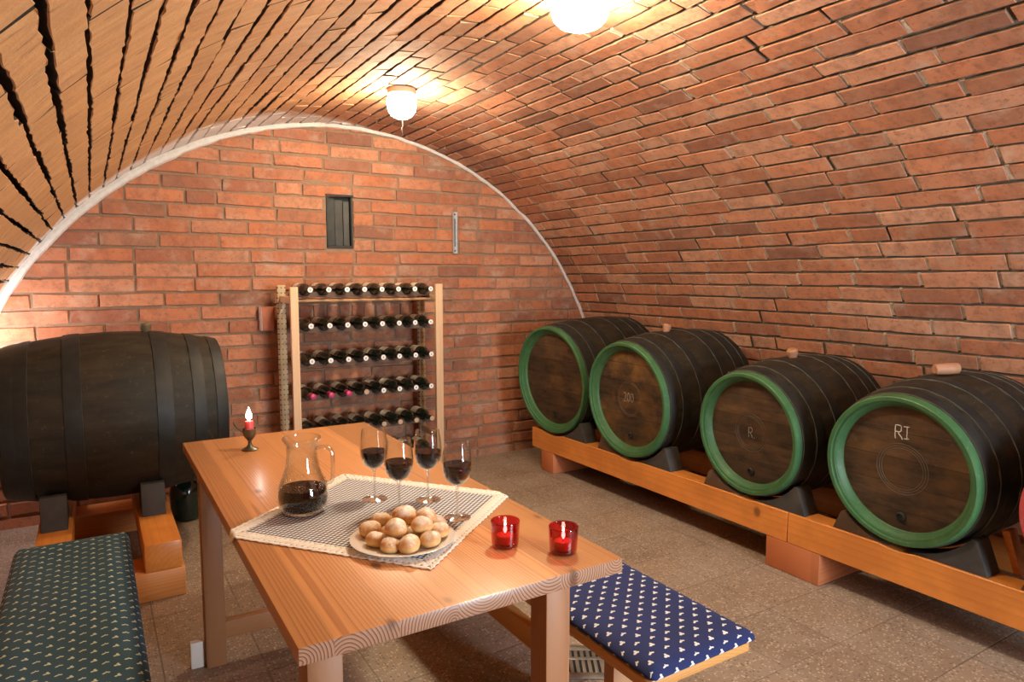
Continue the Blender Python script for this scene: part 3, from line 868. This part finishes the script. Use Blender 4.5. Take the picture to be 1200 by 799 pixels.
def cloth():
    IN = .040
    bm = bmesh.new(); uvl = bm.loops.layers.uv.new('UVMap'); uvs = {}
    n = 60; g = []
    for j in range(n+1):
        row = []
        for i in range(n+1):
            u = -CA+IN+(2*CA-2*IN)*i/n; v = -CB+IN+(2*CB-2*IN)*j/n
            p = cloth_pt(u, v, .0004+.0005*math.sin(u*31+v*17))
            w = bm.verts.new(p); uvs[w] = (u, v); row.append(w)
        g.append(row)
    for j in range(n):
        for i in range(n): bm.faces.new((g[j][i], g[j+1][i], g[j+1][i+1], g[j][i+1]))
    for f in bm.faces:
        for l in f.loops: l[uvl].uv = uvs[l.vert]
    me = bpy.data.meshes.new('tablecloth'); bm.to_mesh(me); bm.free()
    for p in me.polygons: p.use_smooth = True
    root = link('tablecloth', me, gingham())
    sm = root.modifiers.new('s', 'SOLIDIFY'); sm.thickness = .0008; sm.offset = 1
    tag(root, 'blue and white gingham cloth with cream lace edging laid askew on the table', 'tablecloth')
    # lace: four mitred strips with openwork holes and a scalloped outer edge
    bm = bmesh.new()
    tl = [0, .004, .0075, .017, .0205, .028, .031, .037, .0415]   # from inside to outside
    holes = {1: 0, 3: 1, 5: 0}
    corners = [(-CA, -CB), (CA, -CB), (CA, CB), (-CA, CB)]
    for k in range(4):
        a = Vector(corners[k]); b = Vector(corners[(k+1) % 4])
        d = (b-a); Ln = d.length; d.normalize(); nrm = Vector((-d.y, d.x))   # inwards
        cells = int(Ln/.0052)
        rows = []
        for ti, tt in enumerate(tl):
            ins = .0405-tt
            row = []
            for i in range(cells+1):
                s = ins+(Ln-2*ins)*i/cells
                inn = ins
                if ti == len(tl)-1: inn = ins+.004*abs(math.sin(i*PI/4))-.002
                p = a+d*s+nrm*inn
                row.append(bm.verts.new(cloth_pt(p.x, p.y, .0012+.0004*math.sin(i*.9))))
            rows.append(row)
        for ti in range(len(tl)-1):
            for i in range(cells):
                if ti in holes and ((i+holes[ti]) % 3 == 0 if ti != 3 else i % 8 in (3, 4) and False): continue
                bm.faces.new((rows[ti][i], rows[ti+1][i], rows[ti+1][i+1], rows[ti][i+1]))
    bmesh.ops.recalc_face_normals(bm, faces=bm.faces)
    me = bpy.data.meshes.new('lace_border'); bm.to_mesh(me); bm.free()
    for p in me.polygons: p.use_smooth = True
    lo = link('lace_border', me, plain('cream_lace', (.88, .83, .76), .9, .08, 200, .3), root, label='cream lace edging')
    sm = lo.modifiers.new('s', 'SOLIDIFY'); sm.thickness = .0009; sm.offset = 0
cloth()
CZ = TZ+.0036

# ------------------------------------------------------------------ glass
def glass(name, tint=(.96, .97, .96), base=.05, edge=.85, power=3.5, rough=.015):
    t = NT(name)
    lw = t.n('LayerWeight', {'Blend': .5}).outputs['Facing']
    f = t.M('ADD', t.M('MULTIPLY', t.M('POWER', lw, power), edge), base, clamp=True)
    tr = t.n('BsdfTransparent', {'Color': tint}); gl = t.n('BsdfGlossy', {'Color': (1, 1, 1), 'Roughness': rough})
    mx = t.n('MixShader', {0: f, 1: tr.outputs[0], 2: gl.outputs[0]})
    t.surf(mx.outputs[0]); return t.m
M_GLASS = glass('clear_glass', (.98, .985, .98), .018, .95, 2.6)
M_STEM = glass('stem_glass', (.90, .91, .90), .16, .8, 1.8)
M_JUG = glass('thick_clear_glass', (.965, .975, .968), .03, .95, 2.5)
t = NT('red_wine'); t.pbsdf((.006, .0015, .002), .04, None, Specular_IOR_Level=.05); M_WINE = t.m

def wine_glass(first, x, y, label, level, rot):
    root = thing('wine_glass', label, 'wine glass', (x, y, CZ), rot, 'red wine glasses on the gingham cloth')
    bowl = [(.004, .084), (.012, .087), (.024, .096), (.033, .110), (.0372, .126), (.0380, .142), (.0365, .162), (.0335, .182), (.0318, .195)]
    inner = [(r-.0011, z+.0006) for (r, z) in reversed(bowl)]
    inner[-1] = (.001, .0865)
    mb = MB(); mb.lathe(bowl+[(.0313, .1953)]+inner, 40, cap0=False, cap1=False); mb.build('bowl', M_GLASS, root, ang=60)
    mb = MB(); mb.lathe([(.0042, .004), (.0034, .012), (.0031, .045), (.0036, .075), (.0060, .0850)], 16, cap0=False, cap1=False); mb.build('stem', M_STEM, root, ang=60)
    mb = MB(); mb.lathe([(.033, .0006), (.034, .0014), (.030, .0024), (.015, .0040), (.0042, .0075)], 40, cap0=True, cap1=False); mb.build('foot', M_STEM, root, ang=60)
    def rin(z):
        for (r0, z0), (r1, z1) in zip(bowl, bowl[1:]):
            if z0 <= z <= z1: return r0+(r1-r0)*(z-z0)/(z1-z0)-.0020
    pr = [(.002, .0885), (rin(.092), .092), (rin(.1), .1), (rin(.11), .11), (rin(.118), .118), (rin(.126), .126)]
    pr = [q for q in pr if q[1] < level-.002]+[(rin(level), level), (.001, level)]
    mb = MB(); mb.lathe(pr, 40); mb.build('wine', M_WINE, root, ang=60)
for (x, y, lb, lv) in ((.638, 1.755, 'leftmost of the four glasses of red wine on the gingham cloth', .136),
                       (.653, 1.616, 'glass of red wine directly behind the plate of buns, second from left', .137),
                       (.760, 1.671, 'glass of red wine at the back, third from left, in front of rack post', .137),
                       (.764, 1.504, 'rightmost of the four glasses of red wine', .140)):
    wine_glass(None, x, y, lb, lv, rnd.random()*6)

# carafe
jx, jy = .445, 1.757
jg = thing('carafe', 'clear glass wine jug one third full on the gingham cloth', 'carafe', (jx, jy, CZ), -R(31.6)-.05)
outp = [(.042, .0005), (.052, .003), (.060, .014), (.0655, .032), (.0655, .050), (.060, .074), (.050, .098), (.0425, .120), (.0390, .145), (.0385, .165), (.0405, .178), (.0465, .188), (.0482, .1915), (.0482, .195), (.0468, .1972)]
inp = [(max(r-.0035, .001), z) for (r, z) in reversed(outp)]
inp[-1] = (.001, .0065); inp[-2] = (.045, .0075)
mb = MB(); mb.lathe(outp+[(.0450, .1975)]+inp[1:], 48, cap0=True, cap1=False); mb.build('glass_body', M_JUG, jg, ang=60)
mb = MB(); mb.lathe([(.044, .0085), (.054, .014), (.0600, .026), (.0615, .034), (.0615, .050), (.0575, .062), (.0560, .066), (.001, .066)], 48); mb.build('wine', M_WINE, jg, ang=60)
hp = [(.037, 0, .168), (.052, 0, .172), (.066, 0, .171), (.0765, 0, .163), (.080, 0, .148), (.080, 0, .118), (.079, 0, .092), (.073, 0, .080), (.062, 0, .078), (.056, 0, .080)]
def smooth(pts, n=3):
    out = []
    for i in range(len(pts)-1):
        p0 = Vector(pts[max(i-1, 0)]); p1 = Vector(pts[i]); p2 = Vector(pts[i+1]); p3 = Vector(pts[min(i+2, len(pts)-1)])
        for q in range(n):
            t = q/n
            out.append(.5*((2*p1)+(-p0+p2)*t+(2*p0-5*p1+4*p2-p3)*t*t+(-p0+3*p1-3*p2+p3)*t**3))
    out.append(Vector(pts[-1])); return out
mb = MB(); mb.tube(smooth(hp), .0062, 12, flat=.8); mb.build('handle', M_STEM, jg, ang=60)
# droplets clinging to the inside, above the wine
mb = MB()
for i in range(230):
    a = rnd.random()*2*PI; zz = .067+abs(rnd.gauss(0, .018))
    for (r0, z0), (r1, z1) in zip(outp, outp[1:]):
        if z0 <= zz <= z1: rr = r0+(r1-r0)*(zz-z0)/(z1-z0)
    rad = rnd.uniform(.0007, .0017)
    bmesh.ops.create_icosphere(mb.bm, subdivisions=1, radius=rad, matrix=Matrix.Translation((rr*math.cos(a)+.0003, rr*math.sin(a), zz)))
dr = mb.build('droplets', glass('water_drop', (.9, .92, .92), .10, .8, 2), jg, ang=80); dr['kind'] = 'stuff'

# plate and buns
M_PORC = plain('white_porcelain', (.80, .76, .72), .15, 0, Coat_Weight=.4)
PX, PY = .585, 1.428
pl = MB(); pl.lathe([(.060, .0006), (.078, .0008), (.085, .003), (.118, .0125), (.120, .0142), (.1185, .0150), (.086, .0062), (.070, .0048), (.001, .0045)], 64)
plate = tag(pl.build('plate', M_PORC, ang=60), 'round white plate piled with small buns on the gingham cloth', 'plate')
plate.location = (PX, PY, CZ)
def bun_mat():
    t = NT('baked_bun'); o = t.obj(); x, y, z = t.sep(o)
    n = t.noise(o, 70, 4, .6)
    zz = t.M('ADD', z, t.M('MULTIPLY', t.M('SUBTRACT', n, .5), .012))
    c = t.ramp(t.M('DIVIDE', zz, .036), [(.0, (.55, .30, .11)), (.14, (.76, .50, .22)), (.36, (.74, .44, .15)), (.55, (.62, .28, .085)), (.78, (.70, .36, .12)), (1, (.74, .44, .19))])
    inf = t.n('ObjectInfo').outputs['Random']
    c = t.mix(t.M('MULTIPLY', inf, .4), c, (.80, .55, .26))
    xx = t.M('ADD', x, t.M('MULTIPLY', t.M('SUBTRACT', inf, .5), .02))
    sug = t.M('MULTIPLY', t.ramp(t.M('ADD', t.M('MULTIPLY', t.noise(o, 90, 4, .7), .6), t.M('MULTIPLY', z, 13)), [(.58, 0), (.74, 1)]), .85)
    c = t.mix(sug, c, (.88, .80, .70))
    t.pbsdf(c, .55, t.bump(t.noise(o, 240, 3), .2, .002)); return t.m
M_BUN = bun_mat()
bun_protos = []
for k in range(3):
    s1, s2 = rnd.random()*9, rnd.random()*9
    def wob(r, z, a, s1=s1, s2=s2):
        f = 1+.045*math.sin(2*a+s1)+.03*math.sin(3*a+s2)+.012*math.sin(7*a+s1)
        return r*f, z+.0012*math.sin(2*a+s2)*(1 if z > .01 else 0)
    mb = MB(); mb.lathe([(.014, .0005), (.0215, .001), (.0252, .006), (.0272, .012), (.0272, .017), (.0255, .0225), (.0220, .0270), (.0175, .0300), (.0125, .0322), (.007, .0335), (.002, .0338)], 28, wob=wob)
    bun_protos.append(mb.mesh('bun', 70))
cam_o = Vector((0, 0, 1.36))
F_, CXp, CYp = 800., 600., 399.5
PH = math.atan((399.5-325)/F_); TH = math.atan((600-105)/F_*math.cos(PH))
fw = Vector((math.sin(TH)*math.cos(PH), math.cos(TH)*math.cos(PH), -math.sin(PH)))
rt = Vector((math.cos(TH), -math.sin(TH), 0)); up = rt.cross(fw)
BZ = CZ+.0085
bun_list = [   # plate-relative x, y, layer height, size, label
 (-.081, .022, 0, .92, 'golden bun at the left edge of the plate'),
 (-.056, -.035, 0, .92, 'bun at the front left of the plate'),
 (-.018, -.067, 0, .86, 'flat bun at the very front of the plate, under a taller one'),
 (.028, -.072, 0, .95, 'pale bun at the front right of the plate'),
 (.070, -.040, 0, .92, 'lower bun at the right edge of the plate'),
 (.084, .008, 0, .92, 'pale bun at the right edge of the plate, one further back'),
 (.071, .054, 0, .92, 'bun at the back right of the plate'),
 (.026, .078, 0, .90, 'bun at the very back of the plate'),
 (-.024, .074, 0, .90, 'bun at the back, below the topmost bun'),
 (-.064, .068, 0, .86, 'pale bun at the back left of the plate'),
 (-.032, .014, 0, .90, 'small bun tucked in at left of the middle'),
 (.020, .012, 0, .90, 'bun buried in the middle of the pile'),
 (-.010, -.030, .024, .96, 'sugared bun on top of the pile at the front'),
 (.045, -.012, .025, .92, 'sugared bun on top of the pile at the right'),
 (-.004, .044, .026, 1.06, 'browned topmost bun crowning the back of the pile'),
 (.046, .046, .024, .95, 'browned bun on top of the pile at the back right'),
]
ca, sa = math.cos(-TH), math.sin(-TH)
for k, (bx, by, lay, sz, lb) in enumerate(bun_list):
    o = bpy.data.objects.new('bun', bun_protos[k % 3]); COL.objects.link(o)
    x, y = bx*ca-by*sa, bx*sa+by*ca
    rr = math.hypot(x, y)
    lift = 0 if lay else max(0, (rr+.024*sz-.086))*.30
    o.location = (PX+x, PY+y, BZ+lay*1.06+lift-.003)
    o.rotation_euler = (rnd.gauss(0, .10), rnd.gauss(0, .10), rnd.random()*6.28)
    o.scale = (sz, sz, sz*rnd.uniform(.92, 1.05))
    tag(o, lb, 'bun', 'buns piled on the plate')
bun_protos[0].materials.append(M_BUN); bun_protos[1].materials.append(M_BUN); bun_protos[2].materials.append(M_BUN)

# ------------------------------------------------------------------ candles
def emis(name, col, st):
    t = NT(name); e = t.n('Emission', {'Color': col, 'Strength': st}); t.surf(e.outputs[0]); return t.m
M_FLAME = emis('flame', (1, .86, .62), 14)
M_FLAMEB = emis('bright_flame', (1, .90, .80), 30)
M_REDGL = glass('red_glass', (.78, .25, .28), .045, .75, 2.6)
M_WAX = plain('red_wax', (.80, .12, .12), .4, .1, 40, 0, Subsurface_Weight=.3)
M_WICK = plain('wick', (.02, .015, .01), .9)
def flame_mb(r, h, z):
    mb = MB(); mb.lathe([(r*.25, z), (r*.8, z+h*.14), (r, z+h*.3), (r*.75, z+h*.52), (r*.35, z+h*.78), (r*.06, z+h)], 14); return mb
for (x, y, lb) in ((.777, 1.291, 'red glass votive candle, left of two, on the bare table near the cloth'), (.869, 1.193, 'red glass votive candle, right of two, by the near right table corner')):
    v = thing('votive_candle', lb, 'candle', (x, y, TZ), 0, 'red glass votives on the table')
    o_ = [(.026, .0006), (.0295, .003), (.0312, .010), (.0325, .035), (.0335, .058), (.0335, .0605)]
    i_ = [(r-.0028, z) for (r, z) in reversed(o_)]; i_[-1] = (.001, .008); i_[-2] = (.0262, .0085)
    mb = MB(); mb.lathe(o_+[(.0322, .0618)]+i_, 40, cap0=True, cap1=False); mb.build('glass_cup', M_REDGL, v, ang=60)
    mb = MB(); mb.lathe([(.019, .009), (.020, .011), (.020, .026), (.0185, .028), (.001, .0272)], 30); c = mb.build('candle', M_WAX, v)
    mb = MB(); mb.tube([(0, 0, .027), (.0005, 0, .033)], .0009, 6); mb.build('wick', M_WICK, c)
    flame_mb(.0043, .029, .031).build('flame', M_FLAME, c)
ch = thing('candle_holder', 'small bronze chalice holding a lit red candle at the far left table end', 'candle holder', (.456, 2.515, TZ), .3)
M_BRZ = plain('bronze_patina', (.13, .12, .09), .38, .5, 50, .2, Metallic=.75)
mb = MB(); mb.lathe([(.028, .0005), (.029, .003), (.023, .007), (.012, .012), (.007, .020), (.006, .030), (.0085, .036), (.014, .042)], 28); mb.build('foot', M_BRZ, ch)
mb = MB(); mb.lathe([(.010, .040), (.017, .046), (.0215, .056), (.0225, .068), (.0245, .076), (.0225, .077), (.020, .068), (.012, .052), (.001, .050)], 28); mb.build('cup', M_BRZ, ch)
mb = MB(); mb.tube(smooth([(-.018, .0, .062), (-.034, 0, .076), (-.050, 0, .092), (-.058, 0, .108)]), [.0028]*7+[.0032]*2+[.002], 8); mb.build('handle', M_BRZ, ch)
mb = MB(); mb.lathe([(.013, .055), (.0145, .075), (.0145, .100), (.0130, .104), (.001, .1025)], 24); cd = mb.build('candle', M_WAX, ch)
mb = MB(); mb.tube([(0, 0, .102), (.0004, 0, .110)], .001, 6); mb.build('wick', M_WICK, cd)
flame_mb(.0110, .046, .108).build('flame', M_FLAMEB, cd)

# ------------------------------------------------------------------ wine rack and bottles
RX0, RX1, RYF, RYR = .995, 1.985, 4.10, 4.40
rk = thing('wine_rack', 'pale pine shelf rack of wine bottles standing against the back wall', 'wine rack', (1.49, 4.25, 0))
ox, oy = -1.49, -4.25
M_REARP = None
def rear_post_mat():
    t = NT('drilled_pine'); x, y, z = t.sep(t.obj())
    a = t.M('SUBTRACT', t.M('FRACT', t.M('DIVIDE', z, .032)), .5)
    b1 = t.M('ABSOLUTE', t.M('SUBTRACT', t.M('FRACT', t.M('DIVIDE', t.M('ADD', x, 3.0), .022)), .5))
    d = t.M('SQRT', t.M('ADD', t.M('POWER', t.M('MULTIPLY', a, .032), 2), t.M('POWER', t.M('MULTIPLY', b1, .022), 2)))
    hole = t.M('LESS_THAN', d, .0042)
    c = t.mix(t.noise(t.obj(), 30, 4), (.45, .33, .19), (.56, .43, .27))
    c = t.mix(hole, c, (.10, .06, .03)); t.pbsdf(c, .7); return t.m
M_REARP = rear_post_mat()
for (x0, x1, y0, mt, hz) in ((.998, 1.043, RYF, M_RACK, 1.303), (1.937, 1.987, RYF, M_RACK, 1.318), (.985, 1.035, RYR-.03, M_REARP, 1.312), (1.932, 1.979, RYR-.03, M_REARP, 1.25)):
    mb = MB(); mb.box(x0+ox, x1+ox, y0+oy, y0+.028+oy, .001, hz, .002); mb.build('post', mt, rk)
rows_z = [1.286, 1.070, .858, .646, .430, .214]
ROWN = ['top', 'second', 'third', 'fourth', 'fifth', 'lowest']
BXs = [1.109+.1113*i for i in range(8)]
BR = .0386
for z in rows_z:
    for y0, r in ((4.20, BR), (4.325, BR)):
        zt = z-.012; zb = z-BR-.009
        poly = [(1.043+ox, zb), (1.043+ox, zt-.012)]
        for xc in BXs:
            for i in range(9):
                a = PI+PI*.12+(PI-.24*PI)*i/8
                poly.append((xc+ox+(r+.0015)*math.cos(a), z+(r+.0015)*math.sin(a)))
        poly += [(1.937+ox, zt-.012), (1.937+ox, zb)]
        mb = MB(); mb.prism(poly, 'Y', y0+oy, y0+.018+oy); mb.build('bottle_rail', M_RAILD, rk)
for z in (1.225, .30):
    for x0 in (1.000, 1.945):
        mb = MB(); mb.box(x0+ox, x0+.024+ox, RYF+.028+oy, RYR-.03+oy, z-.02, z+.02, .002); mb.build('side_rail', M_RACK, rk)
mb = MB(); mb.box(1.043+ox, 1.937+ox, 4.170+oy, 4.36+oy, 1.212, 1.226, .002); mb.build('shelf_board', M_RAIL, rk)

t = NT('bottle_glass'); t.pbsdf((.006, .010, .006), .08, None, Coat_Weight=.6, Coat_Roughness=.03); M_BOT = t.m
def label_mat():
    t = NT('bottle_label'); o = t.obj()
    c = t.mix(t.noise(o, 60, 3), (.58, .52, .40), (.74, .68, .54)); t.pbsdf(c, .7); return t.m
M_LAB = label_mat()
M_CAPB = plain('capsule_black', (.015, .013, .012), .4)
M_CAPW = plain('capsule_end_white', (.82, .80, .76), .5)
M_CAPD = plain('capsule_mark', (.10, .09, .09), .5)
M_CAPP = plain('capsule_pink', (.55, .04, .14), .35)
M_CAPT = plain('capsule_end_tan', (.50, .33, .22), .6)
def bottle(kind):
    """neck towards -Y, origin on the axis at the base end"""
    root = bpy.data.objects.new('wine_bottle', None); COL.objects.link(root)
    Fm = Matrix.Rotation(PI/2, 4, 'X') @ Matrix.Scale(1.06, 4)      # z -> -y
    prof = [(.020, .012), (.032, .001), (.0358, .004), (.0362, .012), (.0362, .185), (.0345, .200), (.027, .217), (.0185, .232), (.0150, .245), (.0140, .262), (.0140, .290), (.0152, .293), (.0152, .305), (.013, .3065)]
    mb = MB(); mb.lathe(prof, 26, Fm); mb.build('glass_body', M_BOT, root, ang=50)
    # paper label on the upper half of the body
    mb = MB(); g = []
    for i in range(15):
        a = R(20)+R(140)*i/14
        g.append([mb.bm.verts.new((.0388*math.cos(a), -y, .0388*math.sin(a))) for y in (.05, .14)])
    for i in range(14): mb.bm.faces.new((g[i][0], g[i][1], g[i+1][1], g[i+1][0]))
    mb.build('label', M_LAB, root)
    cm = M_CAPP if kind == 'pink' else M_CAPB
    mb = MB(); mb.lathe([(.0150, .252), (.0150, .2925), (.0161, .294), (.0161, .3072), (.0146, .3084)], 24, Fm); cp = mb.build('capsule', cm, root, ang=50)
    if kind != 'pink':
        mb = MB(); mb.lathe([(.0150, .3086), (.0148, .3094), (.001, .3096)], 24, Fm); en = mb.build('capsule_end', M_CAPW if kind == 'white' else M_CAPT, cp, ang=50)
        if kind == 'white':
            mb = MB(); mb.lathe([(.0060, .3095), (.0052, .3100), (.0030, .3100), (.0026, .3097)], 14, Fm @ Matrix.Scale(.75, 4, (1, 0, 0)), cap0=False, cap1=False); mb.build('capsule_mark', M_CAPD, cp)
    return root
protos = {}
ORD = ['first', 'second', 'third', 'fourth', 'fifth', 'sixth', 'seventh', 'last']
for ri, z in enumerate(rows_z):
    for ci, x in enumerate(BXs):
        if ri == 5 and ci < 4: continue
        kind = 'white'
        if ri == 3 and ci < 3: kind = 'pink'
        if (ri == 3 and ci == 3) or ri >= 4: kind = 'tan'
        what = {'white': 'white capped', 'pink': 'pink capped', 'tan': 'tan corked'}[kind]
        lb = '%s wine bottle lying in the %s rack row, %s from left' % (what, ROWN[ri], ORD[ci]) if ci < 7 else '%s wine bottle lying at the right end of the %s rack row' % (what, ROWN[ri])
        loc = (x, 4.402+rnd.gauss(0, .003), z+.0005)
        if kind not in protos: o = protos[kind] = bottle(kind); o.location = loc
        else: o = dup(protos[kind], loc)
        o.rotation_euler = (0, rnd.gauss(0, .25), 0)
        tag(o, lb, 'wine bottle', 'wine bottles in the rack')

# ------------------------------------------------------------------ things on the back wall
M_SOOT = plain('sooty_wood', (.030, .029, .026), .75, .7, 9, .4)
nv = thing('wall_niche', 'small soot-black upright niche with boarded back in the back wall', 'niche', ((VX0+VX1)/2, YB, VZ0))
w2 = (VX1-VX0)/2; hh = VZ1-VZ0
mb = MB(); mb.box(-w2, w2, .045, .055, 0, hh, 0); mb.build('back_panel', M_SOOT, nv)
mb = MB(); mb.box(-w2, -w2+.012, -.004, .05, 0, hh, .002).box(w2-.012, w2, -.004, .05, 0, hh, .002).box(-w2-.006, w2+.006, -.008, .05, hh-.008, hh+.006, .002).box(-w2, w2, -.004, .05, -.004, .010, .002); mb.build('frame', M_SOOT, nv)
for i, (a, b, dd) in enumerate(((-.07, -.025, .03), (-.022, .03, .034), (.033, .072, .028))):
    mb = MB(); mb.box(a, b, dd, .044, .012, hh-.014-.012*i, .002); mb.build('board', plain('grey_board_%d' % i, (.05+.015*i, .05+.013*i, .044+.012*i), .8, .6, 12, .3), nv)

M_ALU = plain('galvanised_strip', (.62, .62, .60), .35, .2, 60, 0, Metallic=.85)
ms = thing('metal_strip', 'narrow galvanised metal strip fixed upright on the back wall', 'metal strip', (2.274, YB-.004, 1.533))
mb = MB(); mb.prism([(-.020, 0), (-.020, -.014), (-.016, -.014), (-.013, -.004), (.013, -.004), (.016, -.014), (.020, -.014), (.020, 0)], 'Z', 0, .30); mb.build('strip', M_ALU, ms, ang=20)
for zz in (.02, .28):
    mb = MB(); mb.lathe([(.006, 0), (.005, .004)], 12, Matrix.Translation((0, -.0045, zz)) @ Matrix.Rotation(PI/2, 4, 'X')); mb.build('screw', M_IRON, ms)
mb = MB(); mb.box(-.004, .004, -.0055, -.004, .05, .25, 0); mb.build('slot', plain('slot_dark', (.05, .05, .05), .6), ms)

pb = MB(); pb.box(.896, .972, YB-.078, YB+.01, 1.028, 1.178, .005)
tb_ = NT('loose_brick_face'); o = tb_.obj(); xx, yy, zz_ = tb_.sep(o)
n = tb_.noise(o, 25, 5, .65); c = tb_.mix(n, (.30, .09, .045), (.46, .16, .08))
whitish = tb_.M('MULTIPLY', tb_.M('LESS_THAN', xx, .8985), tb_.ramp(tb_.noise(o, 60, 4), [(.3, .5), (.5, .95)]))  # left face painted pale, as if light fell on it
c = tb_.mix(whitish, c, (.72, .64, .60)); tb_.pbsdf(c, .85, tb_.bump(n, .4, .004))
tag(pb.build('projecting_brick', tb_.m), 'single upright brick sticking out of the back wall left of the rack', 'brick')

# ------------------------------------------------------------------ ceiling lamps
M_LAMP1 = emis('lit_opal_glass', (1, .85, .60), 240)
M_BASE = plain('lamp_base', (.55, .45, .33), .5)
def lamp(label, x, y, rx, hh, mat, cord=False):
    zt = ZC+math.sqrt(RV*RV-(x-XC)**2)-.012
    r = thing('ceiling_lamp', label, 'lamp', (x, y, zt))
    mb = MB(); mb.lathe([(rx*.95, .006), (rx*.98, -.022), (rx*.90, -.030), (.01, -.030)], 36); mb.build('lamp_base', M_BASE, r)
    mb = MB(); mb.lathe([(rx*.86, -.0305), (rx*.98, -.045), (rx*1.0, -.030-hh*.35), (rx*.92, -.030-hh*.62), (rx*.72, -.030-hh*.83), (rx*.4, -.030-hh*.96), (.004, -.030-hh)], 36)
    mb.build('lamp_glass', mat, r, ang=60)
    if cord:
        mb = MB(); mb.tube(smooth([(0, 0, -.030-hh+.002), (.004, 0, -.06-hh), (-.002, .0, -.085-hh), (.003, 0, -.11-hh)]), .003, 6); mb.build('pull_cord', M_WICK, r)
    return r
lamp('round opal ceiling lamp glowing at the far end of the vault', 1.452, 3.47, .078, .118, M_LAMP1, True)
lamp('larger opal ceiling lamp glowing at the top edge of the picture', 1.49, 1.97, .100, .100, M_LAMP1)

# ------------------------------------------------------------------ added lights: cool fill in the doorway, one unseen at the left, world
def area(name, loc, tgt, sx, sy, en, col):
    l = bpy.data.lights.new(name, 'AREA'); l.shape = 'RECTANGLE'; l.size = sx; l.size_y = sy; l.energy = en; l.color = col
    o = bpy.data.objects.new(name, l); COL.objects.link(o); o.location = loc
    o.rotation_euler = (Vector(tgt)-Vector(loc)).to_track_quat('-Z', 'Y').to_euler(); return o
area('rear_fill', (2.1, YF-.05, 1.15), (1.55, 3, .95), .9, 1.7, 165, (.80, .91, 1.0))
l = bpy.data.lights.new('side_light', 'POINT'); l.energy = 13; l.color = (1, .93, .96); l.shadow_soft_size = .05
o = bpy.data.objects.new('side_light', l); COL.objects.link(o); o.location = (-.47, 4.22, 1.02)
W = bpy.data.worlds.new('World'); S.world = W; W.use_nodes = True
bg = W.node_tree.nodes['Background']; bg.inputs[0].default_value = (.45, .55, .75, 1); bg.inputs[1].default_value = .5

# ------------------------------------------------------------------ camera and view
cd = bpy.data.cameras.new('Camera'); cd.sensor_width = 36; cd.lens = 24; cd.clip_start = .02
co = bpy.data.objects.new('Camera', cd); COL.objects.link(co)
co.location = cam_o; co.rotation_euler = (PI/2-PH, 0, -TH)
S.camera = co
S.view_settings.view_transform = 'Standard'; S.view_settings.look = 'None'
S.view_settings.gamma = 1; S.view_settings.use_curve_mapping = False
S.view_settings.exposure = 0.1
S.cycles.use_denoising = True
S.cycles.max_bounces = 10; S.cycles.transparent_max_bounces = 16; S.cycles.sample_clamp_indirect = 6
S.cycles.caustics_reflective = False; S.cycles.caustics_refractive = False
